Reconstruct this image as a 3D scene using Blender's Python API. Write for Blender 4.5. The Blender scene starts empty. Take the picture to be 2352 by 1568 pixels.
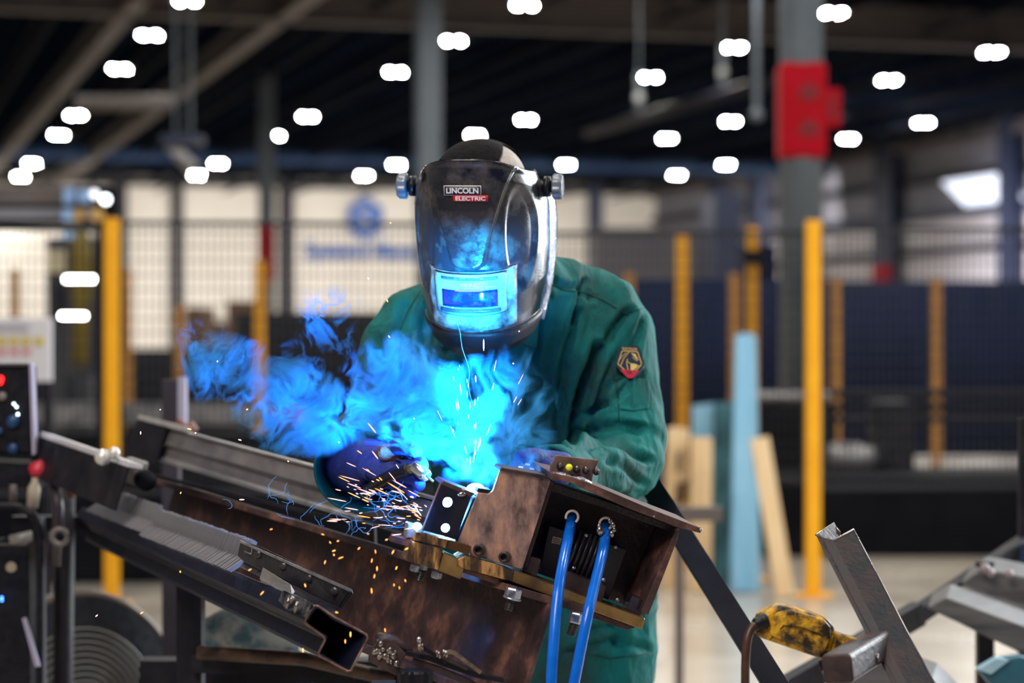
import bpy, bmesh, math, random
import numpy as np
from mathutils import Vector, Matrix, noise
from mathutils.bvhtree import BVHTree
random.seed(7)
SC = bpy.context.scene
COL = SC.collection

# ------------------------------------------------------------------ camera
FPX = 5300.0
CAMZ = 1.30
cam_d = bpy.data.cameras.new('camera')
cam = bpy.data.objects.new('camera', cam_d); COL.objects.link(cam)
cam.location = (0, 0, CAMZ); cam.rotation_euler = (math.pi/2, 0, 0)
cam_d.sensor_width = 36; cam_d.lens = FPX*36/2352
cam_d.dof.use_dof = True; cam_d.dof.focus_distance = 3.50; cam_d.dof.aperture_fstop = 3.1
cam_d.clip_end = 300; cam_d.clip_start = 0.05
SC.camera = cam

# ------------------------------------------------------------------ world, exposure
SC.view_settings.view_transform = 'Standard'
SC.view_settings.look = 'None'
SC.view_settings.exposure = 0.0
SC.view_settings.gamma = 1.0
SC.view_settings.use_curve_mapping = False
w = bpy.data.worlds.new('world'); SC.world = w; w.use_nodes = True
w.node_tree.nodes['Background'].inputs[0].default_value = (0.03, 0.09, 0.30, 1)
w.node_tree.nodes['Background'].inputs[1].default_value = 0.35
SC.cycles.use_denoising = True
SC.cycles.volume_step_rate = 2.0
SC.cycles.volume_max_steps = 128
SC.cycles.max_bounces = 5
SC.cycles.volume_bounces = 1
SC.cycles.transparent_max_bounces = 12

def P(px, py, Y):
    """a point that stands Y metres into the hall, given by where the photograph shows it"""
    return Vector(((px-1176)/FPX*Y, Y, CAMZ-(py-784)/FPX*Y))
def lerp(a, b, t): return a+(b-a)*t
H = Vector((-.277, .961, 0)).normalized()      # long axis of the hall
RV = Vector((.961, .277, 0)).normalized()      # across the hall

# ------------------------------------------------------------------ lights
def light(name, kind, loc, power, color, size=None, target=None, **kw):
    d = bpy.data.lights.new(name, kind); d.energy = power; d.color = color
    o = bpy.data.objects.new(name, d); COL.objects.link(o); o.location = loc
    if size:
        if kind == 'AREA': d.shape = 'RECTANGLE'; d.size, d.size_y = size
        else: d.shadow_soft_size = size
    if target is not None:
        o.rotation_euler = (Vector(target)-Vector(loc)).to_track_quat('-Z', 'Y').to_euler()
    for k, v in kw.items(): setattr(d, k, v)
    return o
# added area lights, no doors: cool rim from right, warm key from above
light('added_right_rim', 'AREA', (5.2, 8.6, 2.6), 640, (.86, .93, 1), (3.0, 3.2), (0.3, 4.0, 1.1))
light('added_front_key', 'AREA', (-1.5, .2, 4.4), 190, (1, .86, .76), (2.5, 2.0), (0.0, 3.4, 1.0))
light('back_wall_wash', 'AREA', H*70+RV*16+Vector((0, 0, 6.0)), 2500, (1, .95, .88), (40, 2.0), H*92+RV*16+Vector((0, 0, 1.5)), spread=math.radians(95))  # added area light that brightens the back wall, not a row of lamps
light('right_wall_wash', 'AREA', H*55+RV*23+Vector((0, 0, 6.0)), 3200, (.95, .93, 1), (2.0, 30.0), H*55+RV*33+Vector((0, 0, 1.5)), spread=math.radians(95))  # added area light turned to the right wall to brighten it
ARC = (.014, .24, 1.0)
light('arc_light', 'POINT', (-.0870, 3.372, 1.052), 4, ARC, .012)
light('arc_light_high', 'POINT', (-.0496, 3.385, 1.100), 3.2, (.06, .34, 1.0), .012)
light('arc_spill', 'POINT', (-.137, 3.322, 1.056), .5, ARC, .006)
light('smoke_boost_spot', 'SPOT', (-.060, 3.400, 1.106), 165, (.012, .25, 1.0), .012, P(715, 860, 3.60), spot_size=math.radians(74), spot_blend=1.0)  # added spot beside the arc, brightens the smoke on its left
# added spot over the U bracket, brightens the helmet as arc light
light('helmet_boost_spot', 'SPOT', (-.058, 3.340, 1.125), 400, (.012, .40, 1.0), .012, P(1092, 708, 3.76), spot_size=math.radians(36), spot_blend=1.0)

# ------------------------------------------------------------------ materials
MATS = {}
def mk(name, c1, c2=None, scale=12, rough=.5, rough2=None, metal=0, bump=0, bscale=60, emit=0, ramp=(.35, .65),
       detail=6, stretch=(1, 1, 1), spec=.5, coat=0, c3=None, sheen=0):
    if name in MATS: return MATS[name]
    m = bpy.data.materials.new(name); m.use_nodes = True; nt = m.node_tree
    b = nt.nodes['Principled BSDF']
    b.inputs['Base Color'].default_value = (*c1, 1)
    b.inputs['Roughness'].default_value = rough; b.inputs['Metallic'].default_value = metal
    b.inputs['Specular IOR Level'].default_value = spec
    b.inputs['Coat Weight'].default_value = coat
    b.inputs['Sheen Weight'].default_value = sheen
    if emit:
        b.inputs['Emission Color'].default_value = (*c1, 1); b.inputs['Emission Strength'].default_value = emit
    if c2 is not None or bump or rough2 is not None:
        tc = nt.nodes.new('ShaderNodeTexCoord'); mp = nt.nodes.new('ShaderNodeMapping')
        mp.inputs['Scale'].default_value = stretch
        nt.links.new(tc.outputs['Object'], mp.inputs[0])
    if c2 is not None or rough2 is not None:
        n = nt.nodes.new('ShaderNodeTexNoise'); n.inputs['Scale'].default_value = scale
        n.inputs['Detail'].default_value = detail; n.inputs['Roughness'].default_value = .62
        nt.links.new(mp.outputs[0], n.inputs['Vector'])
        r = nt.nodes.new('ShaderNodeValToRGB')
        r.color_ramp.elements[0].position = ramp[0]; r.color_ramp.elements[1].position = ramp[1]
        r.color_ramp.elements[0].color = (*c1, 1); r.color_ramp.elements[1].color = (*(c2 or c1), 1)
        if c3 is not None:
            e = r.color_ramp.elements.new((ramp[0]+ramp[1])/2); e.color = (*c3, 1)
        nt.links.new(n.outputs['Fac'], r.inputs[0])
        if c2 is not None: nt.links.new(r.outputs[0], b.inputs['Base Color'])
        if rough2 is not None:
            mr = nt.nodes.new('ShaderNodeMapRange'); mr.inputs['From Min'].default_value = ramp[0]; mr.inputs['From Max'].default_value = ramp[1]
            mr.inputs['To Min'].default_value = rough; mr.inputs['To Max'].default_value = rough2
            nt.links.new(n.outputs['Fac'], mr.inputs['Value']); nt.links.new(mr.outputs[0], b.inputs['Roughness'])
    if bump:
        n2 = nt.nodes.new('ShaderNodeTexNoise'); n2.inputs['Scale'].default_value = bscale; n2.inputs['Detail'].default_value = 5
        nt.links.new(mp.outputs[0], n2.inputs['Vector'])
        bp = nt.nodes.new('ShaderNodeBump'); bp.inputs['Strength'].default_value = bump; bp.inputs['Distance'].default_value = .004
        nt.links.new(n2.outputs['Fac'], bp.inputs['Height']); nt.links.new(bp.outputs[0], b.inputs['Normal'])
    MATS[name] = m
    return m
rust = mk('rusty_brown_steel', (.030, .018, .022), (.34, .155, .10), 16, .42, .62, .3, .5, 120, ramp=(.32, .72), c3=(.085, .048, .046))
plate_m = mk('heat_stained_plate', (.10, .065, .065), (.70, .38, .24), 22, .40, .58, .3, .35, 90, ramp=(.36, .68), c3=(.37, .245, .21), stretch=(1.6, 1.6, .8))
scale_m = mk('mill_scale_steel', (.012, .010, .018), (.085, .050, .045), 18, .45, .6, .2, .4, 110, ramp=(.35, .7))
dark_m = mk('dark_painted_steel', (.004, .005, .010), (.018, .016, .024), 14, .5, .62, 0, .3, 70, spec=.25)
navy_m = mk('oiled_blue_black_steel', (.005, .008, .024), (.014, .018, .046), 9, .40, .55, .2, .2, 60, spec=.3)
grey_m = mk('galvanised_grey_steel', (.19, .19, .20), (.44, .43, .43), 12, .30, .5, .6, .25, 60, stretch=(1, .25, 1))
bare_m = mk('bare_edge_steel', (.30, .30, .33), (.55, .54, .56), 30, .25, .42, .85)
zinc_m = mk('zinc_bolt_steel', (.34, .37, .43), (.60, .63, .68), 120, .2, .38, .9)
blackbolt_m = mk('black_oxide_bolt', (.014, .014, .018), (.05, .048, .05), 200, .3, .45, .5)
brass_m = mk('tarnished_brass', (.10, .07, .055), (.85, .48, .19), 26, .26, .42, .7, .25, 120, ramp=(.42, .60), stretch=(2.4, 2.4, .55), c3=(.30, .17, .07))
brassp_m = mk('plain_brass', (.22, .14, .05), (.46, .30, .12), 20, .24, .34, .75, .1, 90)
spat_m = mk('weld_spatter', (.16, .13, .12), (.50, .46, .44), 160, .16, .3, .9)
weld_m = mk('bluish_weld_bead', (.22, .25, .32), (.6, .62, .7), 150, .2, .35, .85, .6, 300)
blackp = mk('black_plastic', (.004, .005, .009), (.011, .012, .018), 60, .34, .42, 0, .1, 200, spec=.25)
hose_m = mk('glossy_blue_hose', (.004, .13, .66), (.006, .17, .78), 30, .18, None, 0, 0)
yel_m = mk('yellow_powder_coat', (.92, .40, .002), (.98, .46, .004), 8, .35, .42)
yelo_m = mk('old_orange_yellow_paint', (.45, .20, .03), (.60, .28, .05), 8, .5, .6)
dyel_m = mk('dirty_yellow_casting', (.030, .022, .010), (.72, .40, .012), 40, .34, .6, 0, .6, 150, ramp=(.43, .60), c3=(.30, .16, .012), detail=9)
red_m = mk('red_paint', (.42, .004, .012), (.48, .006, .02), 5, .6, .7, spec=.1)
dred_m = mk('dark_red_print', (.20, .002, .008), None, rough=.5)
wood_m = mk('pale_timber', (.78, .52, .26), (.92, .70, .42), 7, .6, None, 0, .2, 60, stretch=(6, 6, .5))
lblue_m = mk('light_blue_painted_timber', (.22, .55, .82), (.34, .66, .90), 6, .5, .6, 0, .1, stretch=(5, 5, .5))
teal_m = mk('weathered_teal_timber', (.02, .07, .10), (.10, .30, .36), 7, .6, .7, stretch=(4, 4, .8), ramp=(.4, .62))
concrete = mk('polished_concrete', (.40, .345, .28), (.53, .475, .40), 1.1, .16, .30, 0, .03, 30, ramp=(.3, .7))
wall_m = mk('cream_wall_panel', (.66, .61, .54), (.78, .73, .66), .35, .6, .7)
grwall_m = mk('grey_wall_panel', (.20, .20, .25), (.27, .27, .32), .4, .6, .7)
lgwall_m = mk('pale_wall_panel', (.60, .57, .60), (.70, .67, .70), .4, .6, .7)
deck_m = mk('dark_roof_deck', (.004, .008, .018), (.010, .016, .030), .6, .8, .9, spec=0)
joistd_m = mk('dark_joist_paint', (.010, .013, .022), (.022, .024, .032), .8, .8, .9, spec=.05)
joist_m = mk('roof_steel_primer', (.10, .085, .085), (.16, .135, .125), .8, .55, .65)
colm = mk('grey_column_paint', (.10, .125, .155), (.15, .18, .21), 1.5, .4, .5)
curtain_m = mk('navy_welding_curtain', (.002, .008, .034), (.005, .013, .050), 2, .6, .7, spec=.1)
blackc_m = mk('black_curtain', (.003, .004, .007), (.008, .009, .014), 3, .6, .7, spec=.12)
wire_m = mk('dark_fence_wire', (.018, .020, .026), None, rough=.5, metal=.3)
blue_m = mk('sign_blue', (.01, .10, .42), None, rough=.5)
white_m = mk('white_board', (.72, .72, .78), (.80, .80, .85), 3, .4, .5)
lav_m = mk('lavender_grey_edge', (.34, .33, .48), (.42, .40, .55), 3, .35, .45)
lamp_m = mk('high_bay_led', (1, .97, .90), None, emit=850)
tube_m = mk('tube_reflection_glow', (1, 1, 1), None, emit=26)
cloth_m = mk('dirty_linen', (.42, .44, .46), (.60, .62, .62), 20, .7)
skin_m = mk('skin', (.55, .33, .24), (.62, .38, .28), 30, .5)
jean_m = mk('dark_denim', (.005, .009, .022), (.014, .020, .042), 60, .8, .9, 0, .3, 400)

# ------------------------------------------------------------------ mesh helpers
class MB:
    def __init__(s): s.v = []; s.f = []
    def add(s, vs, fs):
        n = len(s.v); s.v += [Vector(v) for v in vs]; s.f += [tuple(i+n for i in f) for f in fs]; return s
    def prism(s, poly, vec):
        n = len(poly); vec = Vector(vec)
        a = [Vector(p) for p in poly]; b = [p+vec for p in a]
        return s.add(a+b, [tuple(range(n)), tuple(range(2*n-1, n-1, -1))]+[(i, i+n, (i+1) % n+n, (i+1) % n) for i in range(n)])
    def box(s, c, ex, ey, ez):
        c = Vector(c); ex = Vector(ex)/2; ey = Vector(ey)/2; ez = Vector(ez)/2
        return s.prism([c-ex-ey-ez, c+ex-ey-ez, c+ex+ey-ez, c-ex+ey-ez], ez*2)
    def abox(s, x0, x1, y0, y1, z0, z1):
        return s.box(((x0+x1)/2, (y0+y1)/2, (z0+z1)/2), (x1-x0, 0, 0), (0, y1-y0, 0), (0, 0, z1-z0))
    def loft(s, rings, cap=True, closed=True):
        n = len(rings[0]); vs = [p for r in rings for p in r]; fs = []
        for k in range(len(rings)-1):
            for i in range(n if closed else n-1):
                j = (i+1) % n
                fs.append((k*n+i, k*n+j, (k+1)*n+j, (k+1)*n+i))
        if cap and closed:
            fs.append(tuple(range(n-1, -1, -1))); fs.append(tuple(range((len(rings)-1)*n, len(rings)*n)))
        return s.add(vs, fs)
    def tube(s, pts, r, n=10, cap=True):
        pts = [Vector(p) for p in pts]; rs = r if isinstance(r, (list, tuple)) else [r]*len(pts)
        rings = []; ref = None
        for i, p in enumerate(pts):
            t = (pts[min(i+1, len(pts)-1)]-pts[max(i-1, 0)]).normalized()
            if ref is None:
                ref = t.orthogonal().normalized()
            ref = (ref-t*ref.dot(t)).normalized(); b = t.cross(ref)
            rings.append([p+(ref*math.cos(a)+b*math.sin(a))*rs[i] for a in [2*math.pi*k/n for k in range(n)]])
        return s.loft(rings, cap)
    def lathe(s, c, axis, prof, n=24):
        c = Vector(c); axis = Vector(axis).normalized(); u = axis.orthogonal().normalized(); v = axis.cross(u)
        return s.loft([[c+axis*h+(u*math.cos(a)+v*math.sin(a))*max(r, 1e-5) for a in [2*math.pi*k/n for k in range(n)]] for h, r in prof])
    def ball(s, c, r, n=12, sc=(1, 1, 1)):
        c = Vector(c)
        return s.loft([[c+Vector((math.cos(a)*math.sin(t)*r*sc[0], math.sin(a)*math.sin(t)*r*sc[1], math.cos(t)*r*sc[2])) for a in [2*math.pi*k/n for k in range(n)]]
                       for t in [math.pi*(.02+.96*i/(n//2+2)) for i in range(n//2+3)]])
    def build(s, name, mat, parent=None, smooth=False, bevel=0, subsurf=0, solid=0):
        me = bpy.data.meshes.new(name); me.from_pydata([tuple(v) for v in s.v], [], s.f)
        return link(name, me, mat, parent, smooth, bevel, subsurf, solid)
def link(name, me, mat, parent=None, smooth=False, bevel=0, subsurf=0, solid=0):
    me.update()
    bm = bmesh.new(); bm.from_mesh(me); bmesh.ops.recalc_face_normals(bm, faces=bm.faces); bm.to_mesh(me); bm.free()
    if mat and len(me.materials) == 0: me.materials.append(mat)
    o = bpy.data.objects.new(name, me); COL.objects.link(o)
    if smooth:
        for p in me.polygons: p.use_smooth = True
    if parent is not None:
        o.parent = parent
        if parent.type == 'EMPTY': o.location = -parent.location
    if solid:
        m = o.modifiers.new('solid', 'SOLIDIFY'); m.thickness = solid; m.offset = -1
    if bevel:
        m = o.modifiers.new('bevel', 'BEVEL'); m.width = bevel; m.segments = 2; m.limit_method = 'ANGLE'; m.harden_normals = False
    if subsurf:
        m = o.modifiers.new('sub', 'SUBSURF'); m.levels = subsurf; m.render_levels = subsurf
    return o
def tag(o, label=None, cat=None, group=None, kind=None):
    if label: o['label'] = label
    if cat: o['category'] = cat
    if group: o['group'] = group
    if kind: o['kind'] = kind
    return o
def thing(name, loc, label, cat, group=None):
    o = bpy.data.objects.new(name, None); COL.objects.link(o); o.location = loc; o.empty_display_size = .05
    return tag(o, label, cat, group)
def struct(o): o['kind'] = 'structure'; return o
def copy_tree(o, parent=None):
    c = o.copy(); COL.objects.link(c); c.parent = parent
    for ch in list(o.children): copy_tree(ch, c)
    return c
def text_verts(txt, size=1.0, bold=0.0, spacing=1.0):
    cu = bpy.data.curves.new('t', 'FONT'); cu.body = txt; cu.size = size; cu.align_x = 'CENTER'; cu.align_y = 'CENTER'
    cu.offset = bold*size; cu.space_character = spacing; cu.resolution_u = 4
    o = bpy.data.objects.new('t', cu); COL.objects.link(o)
    bpy.context.view_layer.update()
    me = bpy.data.meshes.new_from_object(o.evaluated_get(bpy.context.evaluated_depsgraph_get()))
    v = [tuple(x.co) for x in me.vertices]; f = [tuple(p.vertices) for p in me.polygons]
    bpy.data.objects.remove(o); bpy.data.curves.remove(cu); bpy.data.meshes.remove(me)
    return v, f

# ================================================================== THE HALL
CEIL = 7.6
def hp(a, y, z): return H*y+RV*a+Vector((0, 0, z))       # hall coordinates
AR = 31.4
AL = -12.0
YB = 88.0
struct(MB().add([hp(AL, -8, 0), hp(AR, -8, 0), hp(AR, YB, 0), hp(AL, YB, 0)], [(0, 1, 2, 3)]).build('floor', concrete))
# roof deck with corrugations running along the hall
rb = MB()
for i in range(44):
    a0 = AL+i; 
    rb.box(hp(a0+.3, 41, CEIL+.02), RV*.6, H*98, (0, 0, .10))
cd = rb.build('roof_rib', deck_m)
c0 = MB().box(hp((AL+AR)/2, 41, CEIL+.12), RV*(AR-AL), H*98, (0, 0, .1)).build('ceiling', deck_m)
struct(c0); cd.name = 'ceiling_ribs'; cd.parent = c0
struct(MB().box(hp((AL+AR)/2, YB+.1, CEIL/2), RV*(AR-AL), H*.2, (0, 0, CEIL)).build('wall_back', wall_m))
struct(MB().box(hp(AR+.1, 40, CEIL/2), RV*.2, H*96, (0, 0, CEIL)).build('wall_right', grwall_m))
struct(MB().box(hp(AL-.1, 40, CEIL/2), RV*.2, H*96, (0, 0, CEIL)).build('wall_left', wall_m))
# right wall: pale lower cladding, girts, stanchions, eave beam
struct(MB().box(hp(AR-.03, 40, 2.48), RV*.06, H*96, (0, 0, 4.95)).build('trim_1', lgwall_m))
navyt = mk('navy_steel_trim', (.012, .022, .06), (.02, .032, .08), 1, .5)
for i, (z, h) in enumerate(((5.08, .28), (3.98, .20), (6.15, .22), (1.9, .25))):
    struct(MB().box(hp(AR-.12, 40, z), RV*.2, H*96, (0, 0, h)).build('trim_%d' % (i+2), navyt if i < 1 else dark_m))
struct(MB().box(hp(AR-.35, 40, 7.25), RV*.3, H*96, (0, 0, .35)).build('trim_6', joist_m))
k = 7
for px, wd in ((2060, .75), (2345, .5), (1760, .6), (1668, .8)):
    u = (px-1176)/FPX; Y = AR/(.961*u+.277); pnt = Vector((u*Y, Y, 0))
    c = struct(MB().box(pnt-RV*.35+Vector((0, 0, CEIL/2)), RV*.3, H*wd*1.7, (0, 0, CEIL)).build('trim_%d' % k, navyt)); k += 1
    if px == 2060:
        g = MB().box(pnt-RV*.53+Vector((0, 0, 3.4)), RV*.06, H*wd*1.7, (0, 0, .55)).build('column_guard', red_m, c)
# glowing slanted panel painted as a lamp highlight on the right wall
u = (2268-1176)/FPX; Y = AR/(.961*u+.277); wc = Vector((u*Y, Y, 5.62))-RV*.14
hl_panel = struct(MB().prism([wc-H*2.6+Vector((0, 0, -.42)), wc+H*1.0+Vector((0, 0, -.42)), wc+H*2.6+Vector((0, 0, .42)), wc-H*1.0+Vector((0, 0, .42))], RV*.06).build('wall_highlight_1', mk('highlight_glow', (.8, .85, 1), None, emit=1.4)))
# back wall stanchions and top shade beam
for px, wd in ((272, .55), (404, .42), (655, .5), (1062, .5), (1362, .55), (1120, .4)):
    u = (px-1176)/FPX; Y = YB/(.961-.277*u); pnt = Vector((u*Y, Y, CEIL/2))
    struct(MB().box(pnt-H*.25, RV*wd, H*.5, (0, 0, CEIL)).build('trim_%d' % k, navyt if px > 1000 else dark_m)); k += 1
struct(MB().box(hp((AL+AR)/2, YB-.3, 7.35), RV*(AR-AL), H*.3, (0, 0, .3)).build('trim_%d' % k, dark_m)); k += 1

# primary roof beams and joists
def roofbeam(c, ax, ln, h, name, m, label, group=None):
    ax = Vector(ax); s = Vector((0, 0, 1)).cross(ax).normalized()
    t = thing(name, (c.x, c.y, c.z-h/2), label, 'roof beam', group)
    MB().box(c+Vector((0, 0, h/2-.02)), ax*ln, s*.26, (0, 0, .04)).build('top_flange', m, t)
    MB().box(c-Vector((0, 0, h/2-.02)), ax*ln, s*.30, (0, 0, .04)).build('bottom_flange', m, t)
    MB().box(c, ax*ln, s*.05, (0, 0, h-.08)).build('web', m, t)
    return t
roofbeam(hp(10, 38.8, 7.08), RV, 44, .7, 'roof_beam', joist_m, 'pale brown steel beam crossing under the roof near the top of the picture')
roofbeam(hp(10, 70.8, 7.1), RV, 44, .6, 'roof_beam', deck_m, 'dark steel beam crossing under the roof far down the hall')
roofbeam(hp(7.1, 60, 6.98), H, 62, .5, 'roof_beam', joist_m, 'long brown roof beam running away beside the hanging extraction arm')
roofbeam(hp(4.5, 64, 6.98), H, 54, .5, 'roof_beam', joist_m, 'long brown roof beam running away over the robot cell with the light blue fittings')
for i in range(16):
    a = -9.5+i*2.6
    if abs(a-7.1) < .9 or abs(a-4.5) < .9: continue
    t = thing('roof_joist', hp(a, 42, 7.2), 'dark open-web roof joist, %s of the joists counted from the robot cell side' % ['first', 'second', 'third', 'fourth', 'fifth', 'sixth', 'seventh', 'eighth', 'ninth', 'tenth', 'eleventh', 'twelfth', 'thirteenth', 'fourteenth', 'fifteenth', 'sixteenth'][i], 'roof joist', 'dark joists under the roof deck')
    MB().box(hp(a, 44, 7.5), H*88, RV*.10, (0, 0, .08)).build('top_chord', joistd_m, t)
    MB().box(hp(a, 44, 7.0), H*88, RV*.10, (0, 0, .07)).build('bottom_chord', joistd_m, t)
    lat = MB(); h0 = 10.0
    while h0 < 86:
        lat.box(hp(a, h0+.35, 7.25), H*.7+Vector((0, 0, .46)), RV*.03, (0, 0, .03))
        lat.box(hp(a, h0+1.05, 7.25), H*.7-Vector((0, 0, .46)), RV*.03, (0, 0, .03)); h0 += 1.4
    lt = lat.build('lattice', joistd_m, t)
# small pipe runs under the roof on the left and right
def pipe(p, q, r, m, label, name='overhead_pipe', cat='pipe'):
    o = MB().tube([p, q], r, 8).build(name, m, smooth=True); return tag(o, label, cat)
pipe(P(175, 236, 30), P(395, 236, 30), .10, joist_m, 'brown overhead pipe hanging level between two roof beams')
pipe(P(1350, 305, 48), P(1790, 180, 40), .11, dark_m, 'dark overhead pipe sloping up towards the red banded column')

# ---- high bay lamps
LP = [(428, 5), (1205, 15), (1914, 33), (344, 84), (1042, 97), (1685, 112), (2278, 123), (275, 161), (908, 168), (1494, 180), (2041, 187),
      (174, 267), (707, 270), (1208, 277), (1678, 281), (2121, 284), (135, 312), (632, 314), (1091, 312), (1532, 320), (1948, 321), (73, 377),
      (501, 377), (911, 380), (1300, 380), (1667, 380), (47, 407), (452, 404), (836, 405), (1555, 404), (8, 449), (245, 458)]
LZ = 6.6
lamp0 = thing('high_bay_lamp', (0, 0, 0), 'lit white high bay lamp hanging from the dark roof', 'ceiling lamp', 'high bay lamps under the roof')
MB().box((0, 0, .06), (.46, 0, 0), (0, .50, 0), (0, 0, .07)).build('housing', dark_m, lamp0)
for s in (-1, 1):
    MB().add([(s*.115-.035, -.15, .018), (s*.115+.035, -.15, .018), (s*.115+.035, .15, .018), (s*.115-.035, .15, .018)], [(0, 1, 2, 3)]).build('led_panel', lamp_m, lamp0)
MB().tube([(0, 0, .09), (0, 0, .93)], .012, 6).build('hanger', dark_m, lamp0)
first = True; lampspots = []
for px, py in LP:
    z = LZ if py < 300 else LZ+.1
    p = P(px, py, (z-CAMZ)*FPX/(784-py)); lampspots.append((p.x, p.y, z))
for j in range(7):                                       # the rows nearer than the picture's top edge
    Y = 32.4-j*4.9
    for kx in range(-2, 3):
        lampspots.append((.2+5.2*kx-.288*(Y-36.5), Y, LZ))
ORD = ['first', 'second', 'third', 'fourth', 'fifth', 'sixth', 'seventh', 'eighth', 'ninth', 'tenth', 'eleventh', 'twelfth', 'thirteenth', 'fourteenth', 'fifteenth', 'sixteenth']
lrows = [[q for q in LP if a_ <= q[1] < b_] for a_, b_ in ((0, 60), (60, 140), (140, 200), (200, 300), (300, 350), (350, 390), (390, 430), (430, 500))]
for li, (x, y, z) in enumerate(lampspots):
    l = lamp0 if first else copy_tree(lamp0); first = False
    if li < len(LP):
        rw = [r_ for r_ in lrows if LP[li] in r_][0]
        l['label'] = 'high bay lamp, %s from the robot cell side in the %s row from the top' % (ORD[sorted(rw).index(LP[li])], ORD[lrows.index(rw)])
    else:
        l['label'] = 'high bay lamp in the rows over the welder, above the edge of the picture'; l['group'] = 'high bay lamps over the welder'
    l.location = (x, y, z); l.rotation_euler = (0, 0, math.radians(-3 if x < 3 else 6))

# ---- building columns with red guards
def column(px, Y, wd, label, guard=None):
    b = P(px, 784, Y); b.z = 0
    t = thing('steel_column', b, label, 'column')
    ax, ay = RV*wd, H*wd
    MB().box(b+Vector((0, 0, CEIL/2)), ax*.16, ay*.86, (0, 0, CEIL)).build('web', colm, t)
    for s in (-1, 1):
        MB().box(b+H*(s*wd*.46)+Vector((0, 0, CEIL/2)), ax, ay*.08, (0, 0, CEIL)).build('flange', colm, t)
    MB().box(b+Vector((0, 0, .015)), ax*1.5, ay*1.5, (0, 0, .03)).build('base_plate', colm, t)
    if guard:
        z0, z1 = guard
        g = MB().box(b+Vector((0, 0, (z0+z1)/2)), ax*1.08, ay*1.08, (0, 0, z1-z0)).build('red_wrap', red_m, t)
    return t, b
def round_column(px, Y, r, label, guard):
    b = P(px, 784, Y); b.z = 0
    t = thing('steel_column', b, label, 'column')
    MB().tube([b, b+Vector((0, 0, CEIL))], r, 32).build('shaft', colm, t, smooth=True)
    MB().box(b+Vector((0, 0, .015)), RV*r*3, H*r*3, (0, 0, .03)).build('base_plate', colm, t)
    z0, z1 = guard; s = MB()
    s.box(b+Vector((0, 0, (z0+z1)/2)), (2*r*1.06, 0, 0), (0, 2*r*1.06, 0), (0, 0, z1-z0))
    g = s.build('red_wrap', red_m, t, bevel=.03)
    return t, b, g
t, b, g = round_column(1840, 16, .150, 'thick grey column with a red wrap and side sign on its upper half', (2.56, 3.22))
for zz in (3.02, 2.77):                                       # faded fire extinguisher marks on the wrap
    m = MB().prism([b+Vector((-.03, -.161, zz-.06)), b+Vector((.10, -.161, zz-.06)), b+Vector((.10, -.161, zz+.02)), b+Vector((.035, -.161, zz+.06)), b+Vector((-.03, -.161, zz+.02))], (0, -.004, 0)).build('arrow_mark', dred_m, g)
sg = MB().box(b+Vector((.215, -.02, 2.92)), (.11, 0, 0), (0, .02, 0), (0, 0, .26)).build('side_sign', red_m, t)
MB().box(b+Vector((.205, -.034, 2.92)), (.045, 0, 0), (0, .008, 0), (0, 0, .17)).build('side_print', dred_m, sg)
column(984, 35, .33, 'grey steel column rising behind the welding helmet')
column(612, 54, .34, 'slim far grey column with a red guard at head height', (2.7, 4.05))

# ---- hanging extraction arm with cables
t = thing('extraction_arm', P(425, 325, 30), 'dark blue hanging hood with a pale tube, under two long thin cables', 'extraction arm')
MB().box(P(420, 322, 30), (.50, 0, 0), (0, .5, 0), (0, 0, .10)).build('hood', navyt, t)
MB().tube([P(392, 335, 29.9), P(445, 388, 29.9)], .085, 12).build('tube', grey_m, t, smooth=True)
for px in (404, 438): MB().tube([P(px, 318, 30), P(px, -310, 30)], .018, 6).build('cable', colm, t)
for (px, py) in ((1468, 225), (1660, 165)):
    t = thing('hanging_fitting', P(px, py, 34), 'small pale fitting hanging on a rod, the one %s the red wrapped column' % ('closest to' if px > 1600 else 'farther from'), 'light fitting')
    MB().tube([P(px, py-60, 34)+Vector((0, 0, 7.5-P(px, py-60, 34).z)), P(px, py-60, 34)], .010, 6).build('hanger', colm, t)
    MB().tube([P(px, py-60, 34), P(px, py+30, 34)], .05, 8).build('rod', colm, t)
    MB().ball(P(px, py, 33.9), .07, 10).build('bulb_cover', mk('pale_cover', (.5, .52, .52), None, rough=.3), t, smooth=True)
t = thing('hanging_rod', P(1738, 262, 28), 'thin grey rod ending in a round weight beside the red banded column', 'rod')
MB().tube([P(1738, -395, 28), P(1738, 262, 28)], .035, 8).build('shaft', colm, t)
MB().ball(P(1738, 264, 28), .07, 10).build('weight', colm, t, smooth=True)

# ---- things far down the hall
def blk(name, x0, x1, y0, y1, Y, depth, mat, label, cat, ground=False, bevel=0):
    """a block whose front stands at Y and spans the given part of the photo"""
    a = P(x0, y1, Y); b = P(x1, y0, Y)
    if ground: a.z = 0
    o = MB().abox(a.x, b.x, Y, Y+depth, a.z, b.z).build(name, mat, bevel=bevel)
    return tag(o, label, cat)
purple_m = mk('dusky_enclosure_panel', (.075, .070, .088), (.11, .10, .12), .6, .6)
blk('machine_enclosure', 1372, 1642, 522, 900, 50, 5, purple_m, 'large dusky grey enclosure in front of the back wall, beside the navy tower', 'machine', True)
blk('machine_tower', 1640, 1702, 440, 900, 45, 3, navyt, 'tall navy blue machine tower between the enclosure and the grey column', 'machine', True)
blk('machine_tower', 1702, 1785, 560, 900, 47, 3, curtain_m, 'lower navy machine block right behind the orange yellow posts', 'machine', True)
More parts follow.
